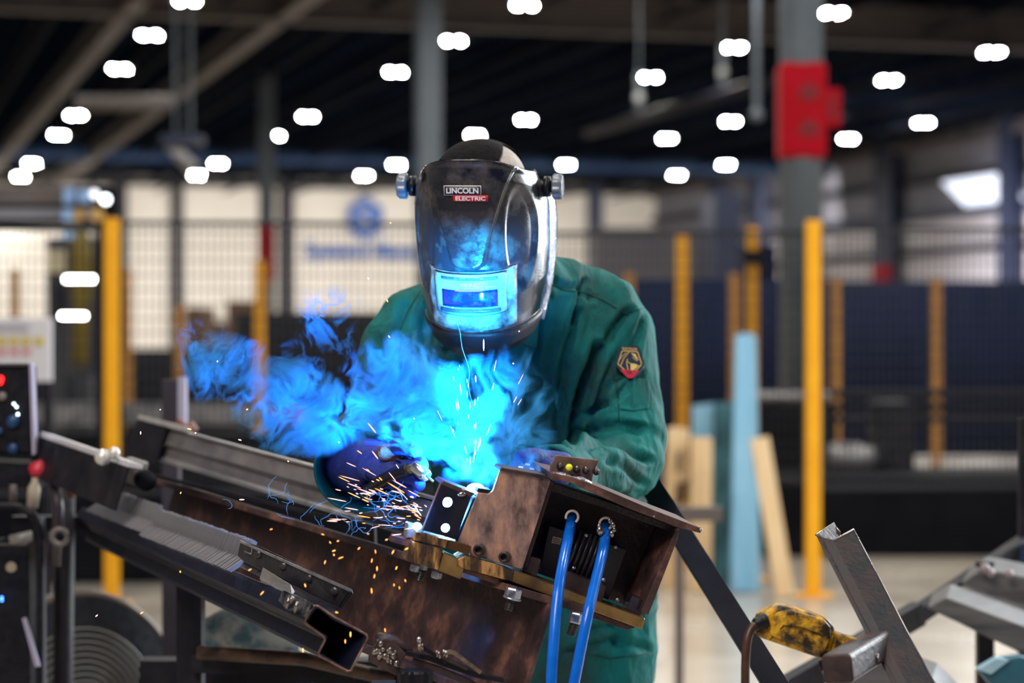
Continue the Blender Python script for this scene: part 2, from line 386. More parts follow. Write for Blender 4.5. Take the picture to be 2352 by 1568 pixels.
for i, (a, b_, c, d_, Y) in enumerate(((425, 468, 705, 900, 30), (475, 515, 738, 900, 31.6), (520, 600, 690, 900, 33), (612, 700, 745, 900, 36), (100, 210, 730, 900, 28))):
    brown = mk('brown_crate', (.10, .05, .025), (.16, .085, .045), 2, .7)
    blk('crate', a, b_, c, d_, Y, 1.2, brown if i != 3 else blackc_m, ['brown crate left of the tallest brown crate, narrow', 'short brown crate squeezed between two taller ones', 'tallest brown crate under the slim far column', 'low black crate beside the tallest brown crate', 'wide brown crate behind the white safety board'][i], 'crate', True)
# company sign on the back wall
u = (840-1176)/FPX; Y = YB/(.961-.277*u)-.4; sp = P(840, 502, Y)
t = thing('wall_sign', sp, 'blue hexagon emblem above blue lettering on the cream back wall', 'sign')
hexr = [sp+RV*(.78*math.sin(a))+Vector((0, 0, .88*math.cos(a))) for a in [math.pi/3*i for i in range(6)]]
MB().prism(hexr, H*.08).build('emblem', blue_m, t)
em = t.children[0]
for s in (1, -1):
    pts = [(-.30*s, .12), (0, .34*s*1.0 if s > 0 else -.34), (.30*s, .12)]
for (x0, z0, x1, z1) in ((-.32, .16, .22, .46), (-.32, .16, .30, -.16), (.30, -.16, -.22, -.46)):
    q0 = sp+RV*x0+Vector((0, 0, z0))-H*.03; q1 = sp+RV*x1+Vector((0, 0, z1))-H*.03
    MB().tube([q0-H*.05, q1-H*.05], .038, 6).build('emblem_stroke', wall_m, em)
v, f = text_verts('Systems Manufacturing', 1.05, .03)
xl = min(a[0] for a in v); tp = sp-RV*2.36-Vector((0, 0, 1.26))
MB().add([tp+RV*(a[0]-xl)*.72+Vector((0, 0, a[1]*.80)) for a in v], f).build('lettering', blue_m, t, solid=.03)

# ---- safety fences
def post(px, top, Y, wd, label, m=yel_m, foot=True):
    b = P(px, 784, Y); b.z = 0; zt = P(px, top, Y).z
    t = thing('fence_post', b, label, 'post')
    MB().box(b+Vector((0, 0, zt/2)), (wd, 0, 0), (0, wd, 0), (0, 0, zt)).build('upright', m, t, bevel=.006)
    MB().box(b+Vector((0, 0, zt+.004)), (wd*1.04, 0, 0), (0, wd*1.04, 0), (0, 0, .01)).build('cap', m, t, bevel=.003)
    if foot: MB().box(b+Vector((0, 0, .006)), (wd*2.6, 0, 0), (0, wd*2.0, 0), (0, 0, .012)).build('foot_plate', m, t)
    return t
post(257, 505, 11.4, .068, 'bright yellow fence post on the floor behind the welding beams, left of the smoke')
post(1867, 510, 11.8, .074, 'tallest bright yellow fence post, standing in front of the thick grey column')
post(1728, 525, 12.6, .062, 'yellow fence post rising behind the tall light blue board')
post(1567, 545, 13.5, .070, 'orange yellow fence post just beside the green sleeve')
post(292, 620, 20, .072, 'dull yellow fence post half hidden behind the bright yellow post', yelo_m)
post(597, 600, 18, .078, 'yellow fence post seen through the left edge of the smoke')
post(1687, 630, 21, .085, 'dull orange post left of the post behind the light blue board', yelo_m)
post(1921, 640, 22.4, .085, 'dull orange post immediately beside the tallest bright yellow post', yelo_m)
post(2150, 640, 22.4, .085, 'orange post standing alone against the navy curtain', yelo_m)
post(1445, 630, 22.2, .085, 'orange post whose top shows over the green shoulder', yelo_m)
post(168, 700, 21, .085, 'dull yellow post behind the bright lamp reflections of the robot cell', yelo_m)
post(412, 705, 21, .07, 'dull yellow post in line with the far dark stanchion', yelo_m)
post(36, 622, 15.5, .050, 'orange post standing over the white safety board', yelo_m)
t = thing('post_clamp', P(1727, 590, 12.5), 'black clamp closed around the yellow post behind the light blue board', 'clamp')
MB().box(P(1727, 590, 12.5), (.10, 0, 0), (0, .10, 0), (0, 0, .07)).build('jaw', blackc_m, t)
MB().tube([P(1710, 575, 12.45), P(1745, 605, 12.45)], .012, 6).build('handle', blackc_m, t)
def meshpanel(A, B, z0, z1, pv, ph, r, label):
    """one welded wire panel between two points of the floor"""
    A = Vector(A); B = Vector(B); L = (B-A).length; d = (B-A)/L; nrm = d.cross(Vector((0, 0, 1)))
    t = thing('wire_fence', (A+B)/2+Vector((0, 0, z0)), label, 'fence')
    m = MB(); n = int(L/pv)
    for i in range(n+1): m.box(A+d*(i*pv)+Vector((0, 0, (z0+z1)/2)), d*r, nrm*r, (0, 0, z1-z0))
    k2 = int((z1-z0)/ph)
    for i in range(k2+1): m.box((A+B)/2+Vector((0, 0, z0+i*ph))+nrm*r, d*L, nrm*r, (0, 0, r))
    m.build('wire_mesh', wire_m, t)
    fr = MB()
    for z in (z0, z1): fr.box((A+B)/2+Vector((0, 0, z)), d*L, nrm*.022, (0, 0, .022))
    for q in (A, B): fr.box(q+Vector((0, 0, (z0+z1)/2)), d*.022, nrm*.022, (0, 0, z1-z0))
    fr.build('frame', wire_m, t)
def fl(px, Y): p = P(px, 784, Y); p.z = 0; return p
meshpanel(fl(-420, 11.2), fl(240, 11.46), .55, 1.86, .034, .072, .0052, 'dark wire fence panel before the robot cell')
meshpanel(fl(279, 11.46), fl(1042, 11.6), .55, 1.89, .034, .072, .0052, 'dark wire fence panel in front of the blue wall sign')
meshpanel(fl(1082, 12.42), fl(1850, 12.34), .55, 1.88, .034, .072, .0052, 'dark wire fence panel behind the green shoulder')
meshpanel(fl(1888, 11.82), fl(2640, 12.0), .55, 1.88, .034, .072, .0052, 'dark wire fence panel reaching from the tallest yellow post past the picture edge')
post(1062, 505, 11.6, .068, 'yellow fence post hidden behind the welding helmet')
# far navy curtains and low black screens
def curtain(x0, x1, Y, z0, z1, label, m=curtain_m, amp=.012, pitch=.31, name='welding_curtain', dy=0):
    A = P(x0, 784, Y); B = P(x1, 784, Y+dy); n = 160; vs = []; fs = []
    for i in range(n+1):
        q = A.lerp(B, i/n); yy = amp*math.sin(q.x/pitch*2*math.pi)
        vs += [(q.x, q.y+yy, z0), (q.x, q.y+yy, z1)]
        if i: fs.append((2*i-2, 2*i, 2*i+1, 2*i-1))
    o = MB().add(vs, fs).build(name, m, smooth=True, solid=.008)
    return tag(o, label, 'curtain')
curtain(1440, 1925, 23, .02, 1.92, 'navy curtain behind the orange posts, beside the green sleeve')
curtain(1925, 2480, 23, .16, 1.90, 'wide navy curtain behind the lone orange post')
curtain(540, 1100, 23.5, .02, 1.60, 'black curtain far behind the smoke', blackc_m)
curtain(285, 560, 24, .02, 1.22, 'black curtain between the bright yellow post and the smoke', blackc_m)
curtain(-200, 236, 24, .02, 1.05, 'black curtain low behind the white safety board', blackc_m)
o = MB().box((fl(-500, 12.2)+fl(1500, 12.6))/2+Vector((0, 0, .29)), fl(1500, 12.6)-fl(-500, 12.2), (0, .05, 0), (0, 0, .56)).build('low_screen', blackc_m)
tag(o, 'long low black screen standing on the floor behind the welding beams', 'screen')
# roller conveyor behind the left fence
t = thing('roller_conveyor', fl(300, 14), 'grey roller conveyor running behind the bright yellow post', 'conveyor')
MB().box(P(320, 958, 14), (2.1, 0, 0), (0, .06, 0), (0, 0, .085)).build('side_rail', grey_m, t)
MB().box(P(320, 940, 14.7), (2.1, 0, 0), (0, .06, 0), (0, 0, .085)).build('side_rail', grey_m, t)
for i in range(20): MB().tube([P(-60+i*40, 955, 14.05), P(-60+i*40, 955, 14.65)], .03, 8).build('roller', grey_m, t, smooth=True)
for px in (-40, 320, 680): MB().box(P(px, 784, 14.3)+Vector((0, 0, -CAMZ+.4)), (.08, 0, 0), (0, .6, 0), (0, 0, .8)).build('leg', dark_m, t)
MB().box(P(320, 1090, 14.4), (2.2, 0, 0), (0, .5, 0), (0, 0, .52)).build('side_skirt', blackc_m, t)
# long dark machine behind the right fence
t = thing('press_table', fl(2000, 15), 'long dark machine bed lying behind the tallest yellow post', 'machine')
a = P(1480, 784, 14.2); b_ = P(2560, 784, 13.6)
MB().box(Vector(((a.x+b_.x)/2, 14.6, .24)), (b_.x-a.x, 0, 0), (0, 1.3, 0), (0, 0, .47)).build('bed', blackc_m, t)
for py, m_ in ((905, dark_m), (935, blackc_m), (962, dark_m)):
    MB().box(P(2130, py, 15), (2.3, 0, 0), (0, .08, 0), (0, 0, .045)).build('guide_rail', m_, t)
MB().box(P(1800, 1030, 15.2), (.62, 0, 0), (0, .6, 0), (0, 0, .52)).build('gear_case', blackc_m, t)
MB().box(P(2045, 1060, 15.2), (.22, 0, 0), (0, .6, 0), (0, 0, .80)).build('stand', dark_m, t)
mo = MB().lathe(P(1900, 1052, 14.7), (1, .1, 0), [(0, .0), (0, .085), (.05, .10), (.20, .10), (.23, .085), (.30, .08), (.31, .0)], 28).build('motor', grey_m, t, smooth=True)
MB().lathe(P(2008, 1052, 14.75), (1, .1, 0), [(0, .0), (0, .10), (.06, .09), (.08, .0)], 24).build('end_cap', blackc_m, mo, smooth=True)
tag(MB().tube([P(1700, 912, 14.6), P(1905, 912, 14.6)], .035, 8).build('spindle', grey_m, t, smooth=True))
tag(MB().box(P(2270, 1098, 20), (.95, 0, 0), (0, .12, 0), (0, 0, .10)).build('steel_bar', grey_m), 'pale grey steel bar lying far behind the lone orange post', 'bar')

# ---- robot cell frame at the left edge
t = thing('gantry_frame', fl(130, 13), 'black and grey gantry frame with light blue fittings over the robot cell', 'machine frame')
def pbox(x0, x1, y0, y1, Y, d, m, name, par, bevel=0):
    return MB().abox(P(x0, 0, Y).x, P(x1, 0, Y).x, Y, Y+d, P(0, y1, Y).z, P(0, y0, Y).z).build(name, m, par, bevel=bevel)
pbox(-300, 262, 428, 468, 13, .2, joist_m, 'top_rail', t)
pbox(-300, 262, 468, 478, 13, .2, blackc_m, 'rail_strip', t)
pbox(-300, 250, 480, 501, 13, .1, mk('pipe_grey', (.30, .30, .34), None, rough=.4), 'pipe_rail', t)
pbox(-300, 262, 501, 514, 13, .2, blackc_m, 'lower_rail', t)
pbox(222, 272, 430, 1260, 13, .12, blackc_m, 'upright', t)
pbox(-330, -290, 430, 1260, 13, .12, blackc_m, 'upright', t)
pbl = mk('pale_blue_fitting', (.32, .52, .85), None, rough=.4)
for (x0, x1, y0, y1) in ((145, 168, 432, 466), (180, 200, 436, 464), (143, 168, 480, 505), (145, 165, 520, 548)):
    pbox(x0, x1, y0, y1, 12.9, .08, pbl, 'blue_fitting', t)
for px, py, r in ((183, 494, .035), (226, 494, .038)):
    MB().lathe(P(px, py, 12.95), (0, -1, 0), [(0, 0), (0, r), (.05, r), (.05, 0)], 16).build('amber_knob', mk('amber', (.50, .30, .09), None, rough=.4), t)
for px, py, em_ in ((218, 446, 2), (243, 458, 8)):
    MB().lathe(P(px, py, 12.85), (0, -1, 0), [(0, 0), (0, .022), (.03, .02), (.035, 0)], 16).build('indicator_light', mk('indicator%d' % em_, (.9, .95, 1), None, emit=em_), t)
t = thing('welding_robot', fl(185, 16), 'yellow robot arm behind the wire fence of the cell', 'robot')
ry = mk('robot_yellow', (.20, .14, .005), (.26, .19, .01), 5, .45)
MB().tube([P(182, 520, 16), P(190, 600, 16), P(186, 700, 16), P(182, 840, 16)], [.05, .085, .06, .06], 12).build('arm', ry, t, smooth=True)
MB().tube([fl(182, 16), P(182, 860, 16)], .10, 16).build('pedestal', dark_m, t, smooth=True)
t = thing('control_cabinet', fl(160, 17), 'dark control cabinet with a pale window beside the yellow robot arm', 'cabinet')
pbox(108, 238, 546, 1189, 17, .5, mk('cabinet_grey', (.045, .048, .06), (.06, .062, .075), 2, .5), 'body', t)
pbox(108, 148, 575, 625, 16.96, .03, mk('cream_window', (.75, .66, .45), None, rough=.4), 'window_panel', t)
pbox(205, 232, 578, 622, 16.96, .03, brown, 'side_panel', t)
pbox(124, 152, 650, 735, 16.96, .03, dark_m, 'lower_panel', t)
for x0, x1, py, e_, lab in ((150, 216, 641, 1, 'long glowing strip made as a lamp reflection behind the robot cell fence'), (140, 196, 726, 1, 'glowing strip made as a lamp reflection just over the white safety board')):
    t = thing('tube_reflection', P((x0+x1)/2, py, 12.6), lab, 'lamp')
    MB().tube([P(x0, py, 12.6), P(x1, py, 12.6)], .012, 8).build('tube', tube_m, t, smooth=True)  # glowing strip painted for a reflected LED tube; holder and hanger added
    MB().box(P((x0+x1)/2, py, 12.66), (P(x1, 0, 12.6).x-P(x0, 0, 12.6).x+.03, 0, 0), (0, .03, 0), (0, 0, .03)).build('holder', dark_m, t)
    MB().tube([P((x0+x1)/2, py, 12.66), P((x0+x1)/2, py, 12.66)+Vector((0, .40, 0)), Vector((P((x0+x1)/2, py, 12.66).x, 13.06, P(0, 508, 13).z))], .008, 6).build('hanger', dark_m, t)
# white safety board
t = thing('safety_board', P(59, 802, 9.0), 'white safety board with four yellow faces and red print, at the left edge', 'sign')
A = P(-60, 0, 9).x; B = P(118, 0, 9).x
MB().abox(A, B, 9, 9.02, P(0, 876, 9).z, P(0, 730, 9).z).build('board', white_m, t, bevel=.003)
for px in (4, 32, 60, 90):
    MB().lathe(P(px, 784, 8.998), (0, -1, 0), [(0, 0), (0, .020), (.003, .018), (.003, 0)], 16).build('yellow_face', mk('sign_yellow', (.62, .50, .10), None), t)
for px in (4, 32, 60):
    MB().box(P(px, 808, 8.995), (.034, 0, 0), (0, .004, 0), (0, 0, .020)).build('red_print', mk('sign_red', (.66, .22, .24), None), t)
for py in (747, 756):
    MB().box(P(25, py, 8.995), (.14, 0, 0), (0, .004, 0), (0, 0, .008)).build('grey_print', mk('sign_grey', (.42, .42, .48), None), t)
for px in (-40, 105): MB().box(Vector((P(px, 0, 9).x, 9.04, P(0, 800, 9).z/2)), (.03, 0, 0), (0, .03, 0), (0, 0, P(0, 800, 9).z)).build('leg', dark_m, t)

# ================================================================== THE WELDING BEAMS
VUP = Vector((.325, 0, .945)).normalized()       # the beams lie rolled over by about 19 degrees
def frame(A, B, up=VUP):
    d = (B-A).normalized(); v = (up-d*up.dot(d)).normalized(); r = d.cross(v).normalized()
    if r.x < 0: r = -r
    return d, r, v
def section(name, A, B, poly, mat, parent=None, up=VUP, bevel=.0008):
    """a rolled section: polygon of (r, v) offsets carried from A to B"""
    d, r, v = frame(A, B, up)
    m = MB().prism([A+r*x+v*y for x, y in poly], B-A)
    return m.build(name, mat, parent, bevel=bevel)

# main I-beam: left edge of the top flange runs A0 -> B0
A0 = P(1188, 1347, 3.31); B0 = P(345, 1094, 4.72)
d, r, v = frame(A0, B0)
t = thing('steel_i_beam', (A0.x, A0.y, 0.72), 'rusty brown steel beam under the welding fixture, running away to the left of the welder', 'steel beam')
FW, BH, FT, WT = .122, .170, .011, .009
section('top_flange', A0, B0, [(0, 0), (FW, 0), (FW, -FT), (0, -FT)], rust, t)
section('web', A0, B0, [(FW/2-WT/2, -FT), (FW/2+WT/2, -FT), (FW/2+WT/2, -BH+FT), (FW/2-WT/2, -BH+FT), (FW/2-WT/2-.004, -BH+FT), (FW/2-WT/2, -BH+FT+.012)], rust, t)
section('bottom_flange', A0, B0, [(0, -BH), (FW, -BH), (FW, -BH+FT), (0, -BH+FT)], rust, t)

# open formed channel whose end faces the camera
Ae = [(724, 1390), (716, 1398), (701, 1424), (703, 1431), (744, 1461), (747, 1469), (732, 1498), (734, 1506), (799, 1541), (806, 1539), (845, 1465), (842, 1457), (812, 1440), (770, 1418), (732, 1392)]
YE = 3.22
near = [P(x, y, YE) for x, y in Ae]
disp = P(190, 1165, 5.0)-P(724, 1390, YE)
ctr = sum(near, Vector())/len(near)
t = thing('steel_channel', (ctr.x, ctr.y, .80), 'dark blue-black hollow steel section with an open stepped end, lowest long beam', 'steel section')
inner = [p+(ctr-p).normalized()*.0042 for p in near]
o = MB(); n = len(near)
o.add(near+[p+disp for p in near]+inner+[p+disp for p in inner],
      [(i, (i+1) % n, n+(i+1) % n, n+i) for i in range(n)]+[(2*n+i, 3*n+i, 3*n+(i+1) % n, 2*n+(i+1) % n) for i in range(n)]
      + [(i, 2*n+i, 2*n+(i+1) % n, (i+1) % n) for i in range(n)]+[(n+i, n+(i+1) % n, 3*n+(i+1) % n, 3*n+i) for i in range(n)])
o.build('shell', navy_m, t)
rim = MB().tube(near+[near[0]], .0017, 6).build('cut_edge', mk('raw_cut_edge', (.14, .08, .06), (.34, .22, .17), 60, .35, metal=.6), t, smooth=True)
wp = MB()
wb = wp.prism([P(650, 1353, 3.30), P(704, 1377, 3.20), P(722, 1392, 3.19), P(702, 1416, 3.19), P(660, 1400, 3.24), P(640, 1378, 3.31)], (.0, -.004, 0)).build('heat_marked_end', mk('heat_marked_steel', (.03, .035, .05), (.26, .27, .29), 45, .3, .45, .7, ramp=(.45, .62)), t)
for (x, y, h_) in ((664, 1372, 24), (683, 1380, 26), (672, 1368, 18)):
    MB().tube([P(x, y, 3.20), P(x-3, y+h_*.5, 3.198), P(x-6, y+h_, 3.20)], [.0022, .0032, .0018], 8).build('weld_drip', spat_m, t, smooth=True)

# gray formed rail behind the I-beam, passing behind the sleeve
A1 = P(1004, 1154, 3.70); B1 = P(322, 972, 5.05)
t = thing('steel_rail', (A1.x, A1.y, .95), 'grey folded steel rail lying behind the rusty beam and reaching the green sleeve', 'steel rail')
section('rail_body', A1, B1, [(0, 0), (.050, .004), (.050, -.062), (0, -.066), (0, -.060), (.012, -.052), (.012, -.036), (0, -.028)], grey_m, t)
section('upper_lip', A1, B1, [(-.004, .002), (.052, .006), (.052, .011), (-.004, .007)], bare_m if False else grey_m, t)
B1e = B1+(A1-B1)*.13
section('end_plate', B1e+Vector((-.004, -.012, 0)), B1+Vector((-.004, -.012, 0)), [(-.004, .010), (.0, .010), (.0, -.070), (-.004, -.070)], dark_m, t)
section('edge_highlight', B1+(A1-B1)*.20+Vector((0, -.012, 0)), B1+Vector((0, -.012, 0)), [(-.008, .008), (.008, .008), (.008, .019), (-.008, .019)], mk('painted_edge_highlight', (.5, .5, .48), (.66, .66, .62), 30, .4, metal=.4), t)  # pale strip painted as the highlight along the rail's far top
MB().lathe(P(328, 1002, 5.0), (-.2, -1, 0), [(0, 0), (0, .011), (.002, .011), (.002, 0)], 14).build('bolt_hole', blackc_m, t)
# dark beam with a pale top edge at the far left
A2 = P(292, 1072, 4.35); B2 = P(90, 1002, 4.95)
t = thing('steel_angle', (A2.x, A2.y, .90), 'dark steel angle with a pale shining top edge near the bright yellow post', 'steel angle')
section('top_leg', A2, B2, [(0, 0), (.030, .004), (.030, .012), (0, .011)], mk('painted_lit_top', (.62, .62, .70), (.78, .78, .82), 20, .35, metal=.2), t)  # light on the top face put into its pale colour
section('side_leg', A2, B2, [(0, 0), (.006, 0), (.006, -.085), (0, -.085)], dark_m, t)
for px, py, rr in ((236, 1050, .016), (262, 1040, .012)):
    tag(MB().ball(P(px, py, 4.40), rr, 12).build('weld_spatter_lump', mk('bright_lump', (.7, .7, .68), None, rough=.3, metal=.3), smooth=True), 'pale shining lump on the dark angle, %s' % ('the bigger one' if rr > .015 else 'the smaller one beside the yellow post'), 'lump')
# small clamp block between the rails
t = thing('rail_clamp', P(310, 1085, 4.5), 'grey clamp block between the dark angle and the grey rail', 'clamp')
MB().box(P(308, 1082, 4.5), (.040, 0, -.012), (0, .05, 0), (.012, 0, .045)).build('block', mk('clamp_grey', (.10, .095, .085), (.2, .19, .17), 30, .5), t, bevel=.004)
MB().tube([P(330, 1100, 4.45), P(336, 1104, 4.40)], .020, 16).build('screw', blackc_m, t, smooth=True)
tag(section('flat_bar', P(760, 1195, 3.98), P(352, 1096, 4.60), [(0, 0), (.03, 0), (.03, .008), (0, .008)], dark_m), 'thin dark flat bar lying between the rusty beam and the grey rail', 'bar')
# dark post with a pale edge standing at the far end of the grey rail
t = thing('stop_post', P(400, 960, 5.6), 'dark upright post with a pale edge behind the end of the grey rail', 'post')
pbox(372, 410, 872, 1600, 5.6, .05, mk('dusk_panel', (.02, .018, .03), (.035, .03, .05), 5, .5), 'upright', t)
pbox(408, 424, 866, 1010, 5.58, .05, lav_m, 'pale_edge', t)
t = thing('jaw_clamp', P(425, 985, 5.3), 'rusty pink clamp jaws gripping the far end of the grey rail', 'clamp')
cp = mk('rusty_pink_steel', (.18, .07, .055), (.34, .17, .15), 20, .5)
MB().tube([P(402, 1006, 5.25), P(414, 968, 5.25), P(436, 984, 5.25), P(430, 1012, 5.25)], .011, 10).build('jaw', cp, t, smooth=True)
MB().tube([P(436, 972, 5.25), P(448, 990, 5.25)], .009, 10).build('screw', cp, t, smooth=True)

# ---- stack of thin angle brackets riding in the channel
def Lbracket(nm, mat):
    """thin L plate standing across the channel: origin at its inner corner"""
    m = MB()
    prof = [(0, 0), (.003, .030), (.008, .033), (.014, .031), (.011, .000), (-.012, -.026), (-.020, -.024)]
    m.prism([Vector((x, 0, z)) for x, z in prof], (0, .0026, 0))
    return m.build(nm, mat)
sA = P(560, 1282, 3.66); sB = P(226, 1158, 4.72)
dd, rr_, vv = frame(sA, sB)
stack = []
spots = [lerp(0, .56, i/44) for i in range(45)]+[lerp(.585, 1.0, i/27) for i in range(28)]
br_proto = Lbracket('angle_bracket', mk('bright_bracket_steel', (.30, .30, .33), (.46, .46, .48), 40, .30, .42, .6))
br_proto.matrix_world = Matrix.Identity(4)
rotm = Matrix((rr_, dd, vv)).transposed().to_4x4()
for i, s in enumerate(spots):
    o = br_proto if i == 0 else br_proto.copy()
    if i: COL.objects.link(o)
    near_g = i < 45
    j = Vector((random.uniform(-.0012, .0012), 0, random.uniform(-.001, .001)))
    o.matrix_world = Matrix.Translation(sA.lerp(sB, s)+rr_*j.x+vv*(j.z+(0 if near_g else .006)))@rotm@Matrix.Rotation(random.uniform(-.02, .02), 4, 'Y')
    tag(o, 'thin grey angle bracket in the %s row standing in the dark channel' % ('longer near' if near_g else 'shorter far'), 'bracket',
        'angle brackets, near row in the channel' if near_g else 'angle brackets, far row in the channel')
# the loose long angle with four studs lying at the near end of the row
a_ = P(553, 1243, 3.62); b_ = P(806, 1362, 3.30)
d3, r3, v3 = frame(b_, a_)
t = thing('drilled_angle', b_-v3*.04, 'dark folded angle with four round studs leaning at the near end of the bracket row', 'steel angle')
top = [(553, 1240), (600, 1256), (700, 1303), (806, 1352), (809, 1362), (783, 1398), (773, 1393), (640, 1327), (560, 1290), (545, 1275)]
def Yl(x): return lerp(3.62, 3.30, (x-553)/253)
MB().prism([P(x, y, Yl(x)) for x, y in top], Vector((.02, .05, -.012)).normalized()*.004).build('face', mk('dark_folded_plate', (.022, .022, .032), (.055, .052, .062), 16, .32, .45, .5, .3, 80), t, bevel=.0008)
MB().prism([P(x, y, Yl(x)) for x, y in [(553, 1240), (806, 1352), (809, 1356), (806, 1359), (553, 1246)]], (-.0008, -.002, .0002)).build('top_edge', bare_m, t)
MB().prism([P(560, 1290, 3.60), P(783, 1398, 3.32), P(770, 1408, 3.30), P(552, 1300, 3.59)], (0, -.003, -.001)).build('foot_flange', dark_m, t)
for x, y in ((595, 1273), (653, 1300), (712, 1328), (770, 1357)):
    c = P(x, y, Yl(x)-.002); ax = Vector((-.3, -1, .1))
    st = MB().lathe(c, ax, [(0, 0), (0, .0068), (.004, .0066), (.0055, .0045), (.0055, 0)], 18).build('stud', mk('stud_steel', (.05, .048, .058), (.10, .09, .10), 40, .3, metal=.6), t, smooth=True)
MB().tube([P(566, 1250, 3.598), P(580, 1256, 3.58), P(577, 1272, 3.578), P(562, 1266, 3.60)], .0012, 6).build('stamped_mark', bare_m, t)
MB().tube([P(783, 1352, 3.322), P(801, 1360, 3.30), P(780, 1392, 3.322)], .0012, 6).build('stamped_mark', dark_m, t)
tag(MB().prism([P(604, 1302, 3.50), P(668, 1342, 3.42), P(678, 1358, 3.40), P(670, 1368, 3.39), P(640, 1355, 3.43), P(596, 1328, 3.50)], (.002, .004, -.006)).build('shim_plate', grey_m, bevel=.0006), 'bright scratched shim plate lying in the dark channel below the folded angle', 'plate')

# ---- supporting trestle under the beams
t = thing('support_trestle', fl(560, 4.3), 'dark brown steel trestle standing on the floor under the long beams', 'trestle')
MB().abox(P(405, 0, 4.3).x, P(462, 0, 4.3).x, 4.3, 4.36, 0, P(0, 1300, 4.3).z).build('leg', dark_m, t)
MB().abox(P(905, 0, 4.2).x, P(950, 0, 4.2).x, 4.2, 4.25, 0, P(0, 1440, 4.2).z).build('leg', dark_m, t)
br_m = mk('rusty_bar', (.035, .024, .022), (.16, .10, .07), 20, .45, .6, .4)
MB().tube([P(455, 1498, 4.25), P(700, 1512, 4.22), P(905, 1560, 4.2)], .013, 12).build('cross_tube', br_m, t, smooth=True)
MB().box(P(630, 1528, 4.3), (.30, 0, -.012), (0, .06, 0), (0, 0, .030)).build('shelf_bar', dark_m, t)
MB().abox(P(330, 0, 4.6).x, P(1100, 0, 4.6).x, 4.55, 4.62, .62, .67).build('rear_bar', dark_m, t)
# beam under the I-beam near end
t = thing('beam_stand', fl(1000, 3.5), 'dark stand carrying the near end of the rusty beam', 'stand')
MB().abox(P(850, 0, 3.35).x, P(905, 0, 3.35).x, 3.36, 3.41, 0, .80).build('leg', dark_m, t)
MB().abox(P(1150, 0, 3.35).x, P(1195, 0, 3.35).x, 3.5, 3.56, 0, .74).build('leg', dark_m, t)
MB().box((P(1000, 0, 3.45).x, 3.45, .755), (.42, 0, -.03), (0, .06, 0), (0, 0, .035)).build('cross_bar', dark_m, t)
# wrapped bundle on the floor seen through the trestle
t = MB().tube([P(468, 1466, 4.59), P(530, 1452, 4.59), P(600, 1457, 4.59), P(690, 1466, 4.59)], [.035, .055, .05, .03], 16).build('cloth_bundle', mk('blue_grey_rags', (.06, .16, .22), (.42, .46, .46), 26, .7, ramp=(.4, .6)), smooth=True)
tag(t, 'blue and grey rags bundled on the trestle rail behind its upright leg', 'rags')

# ================================================================== WELDING FIXTURE
O_ = P(1205, 1300, 3.36)
fr_r = Vector((.925, .19, -.33)).normalized()
fr_v = (VUP-fr_r*VUP.dot(fr_r)).normalized()
fr_n = fr_r.cross(fr_v).normalized()
if fr_n.y > 0: fr_n = -fr_n                      # points to the camera
camp = Vector((0, 0, CAMZ))
def FX(px, py, k=0.0):
    """the point of the fixture plane (k metres towards the camera from its front) shown at px, py"""
    ray = P(px, py, 1.0)-camp
    return camp+ray*((O_+fr_n*k-camp).dot(fr_n)/ray.dot(fr_n))
def plate(name, pts, k, th, mat, parent, bevel=.001):
    return MB().prism([FX(x, y, k) for x, y in pts], -fr_n*th).build(name, mat, parent, bevel=bevel)
fix = thing('welding_fixture', FX(1205, 1330, -.05)-fr_v*.01, 'brown steel welding fixture box with a brass base bar, clamped on the rusty beam', 'fixture')
fp = plate('front_plate', [(1149, 1076), (1262, 1098), (1265, 1104), (1201, 1303), (1196, 1307), (1080, 1275), (1083, 1255), (1051, 1246), (1098, 1131), (1122, 1134), (1132, 1127)], 0, .006, plate_m, fix)
for i in range(0): pass
plate('plate_top_lip', [(1147, 1080), (1152, 1073), (1265, 1093), (1262, 1102)], .004, .05, scale_m, fix)
plate('locating_tab', [(1099, 1120), (1128, 1125), (1121, 1134), (1095, 1130)], -.006, .030, dark_m, fix)
plate('side_gusset', [(1258, 1098), (1273, 1106), (1210, 1304), (1196, 1303)], -.0065, .112, scale_m, fix)
rf = plate('roof_plate', [(1265, 1085), (1316, 1096), (1364, 1113), (1502, 1171), (1612, 1213), (1614, 1218), (1608, 1224), (1551, 1209), (1440, 1166), (1356, 1130), (1308, 1107), (1266, 1101)], .030, .15, rust, fix)
MB().ball(FX(1609, 1216, .030), .0028, 10).build('bright_tip', spat_m, rf, smooth=True)
MB().ball(FX(1502, 1186, .031), .0018, 8).build('spatter_bead', spat_m, rf, smooth=True)
plate('right_wall', [(1554, 1211), (1561, 1214), (1556, 1240), (1490, 1411), (1478, 1412), (1472, 1407)], .006, .13, rust, fix)
plate('rear_wall', [(1240, 1092), (1558, 1212), (1484, 1408), (1180, 1296)], -.105, .006, scale_m, fix)
plate('ceiling_baffle', [(1270, 1108), (1420, 1160), (1560, 1212), (1545, 1222), (1400, 1170), (1262, 1126)], -.02, .08, blackbolt_m, fix)
darkb = mk('black_servo_case', (.006, .006, .009), (.014, .014, .018), 40, .35, .45, 0, .1, 150)
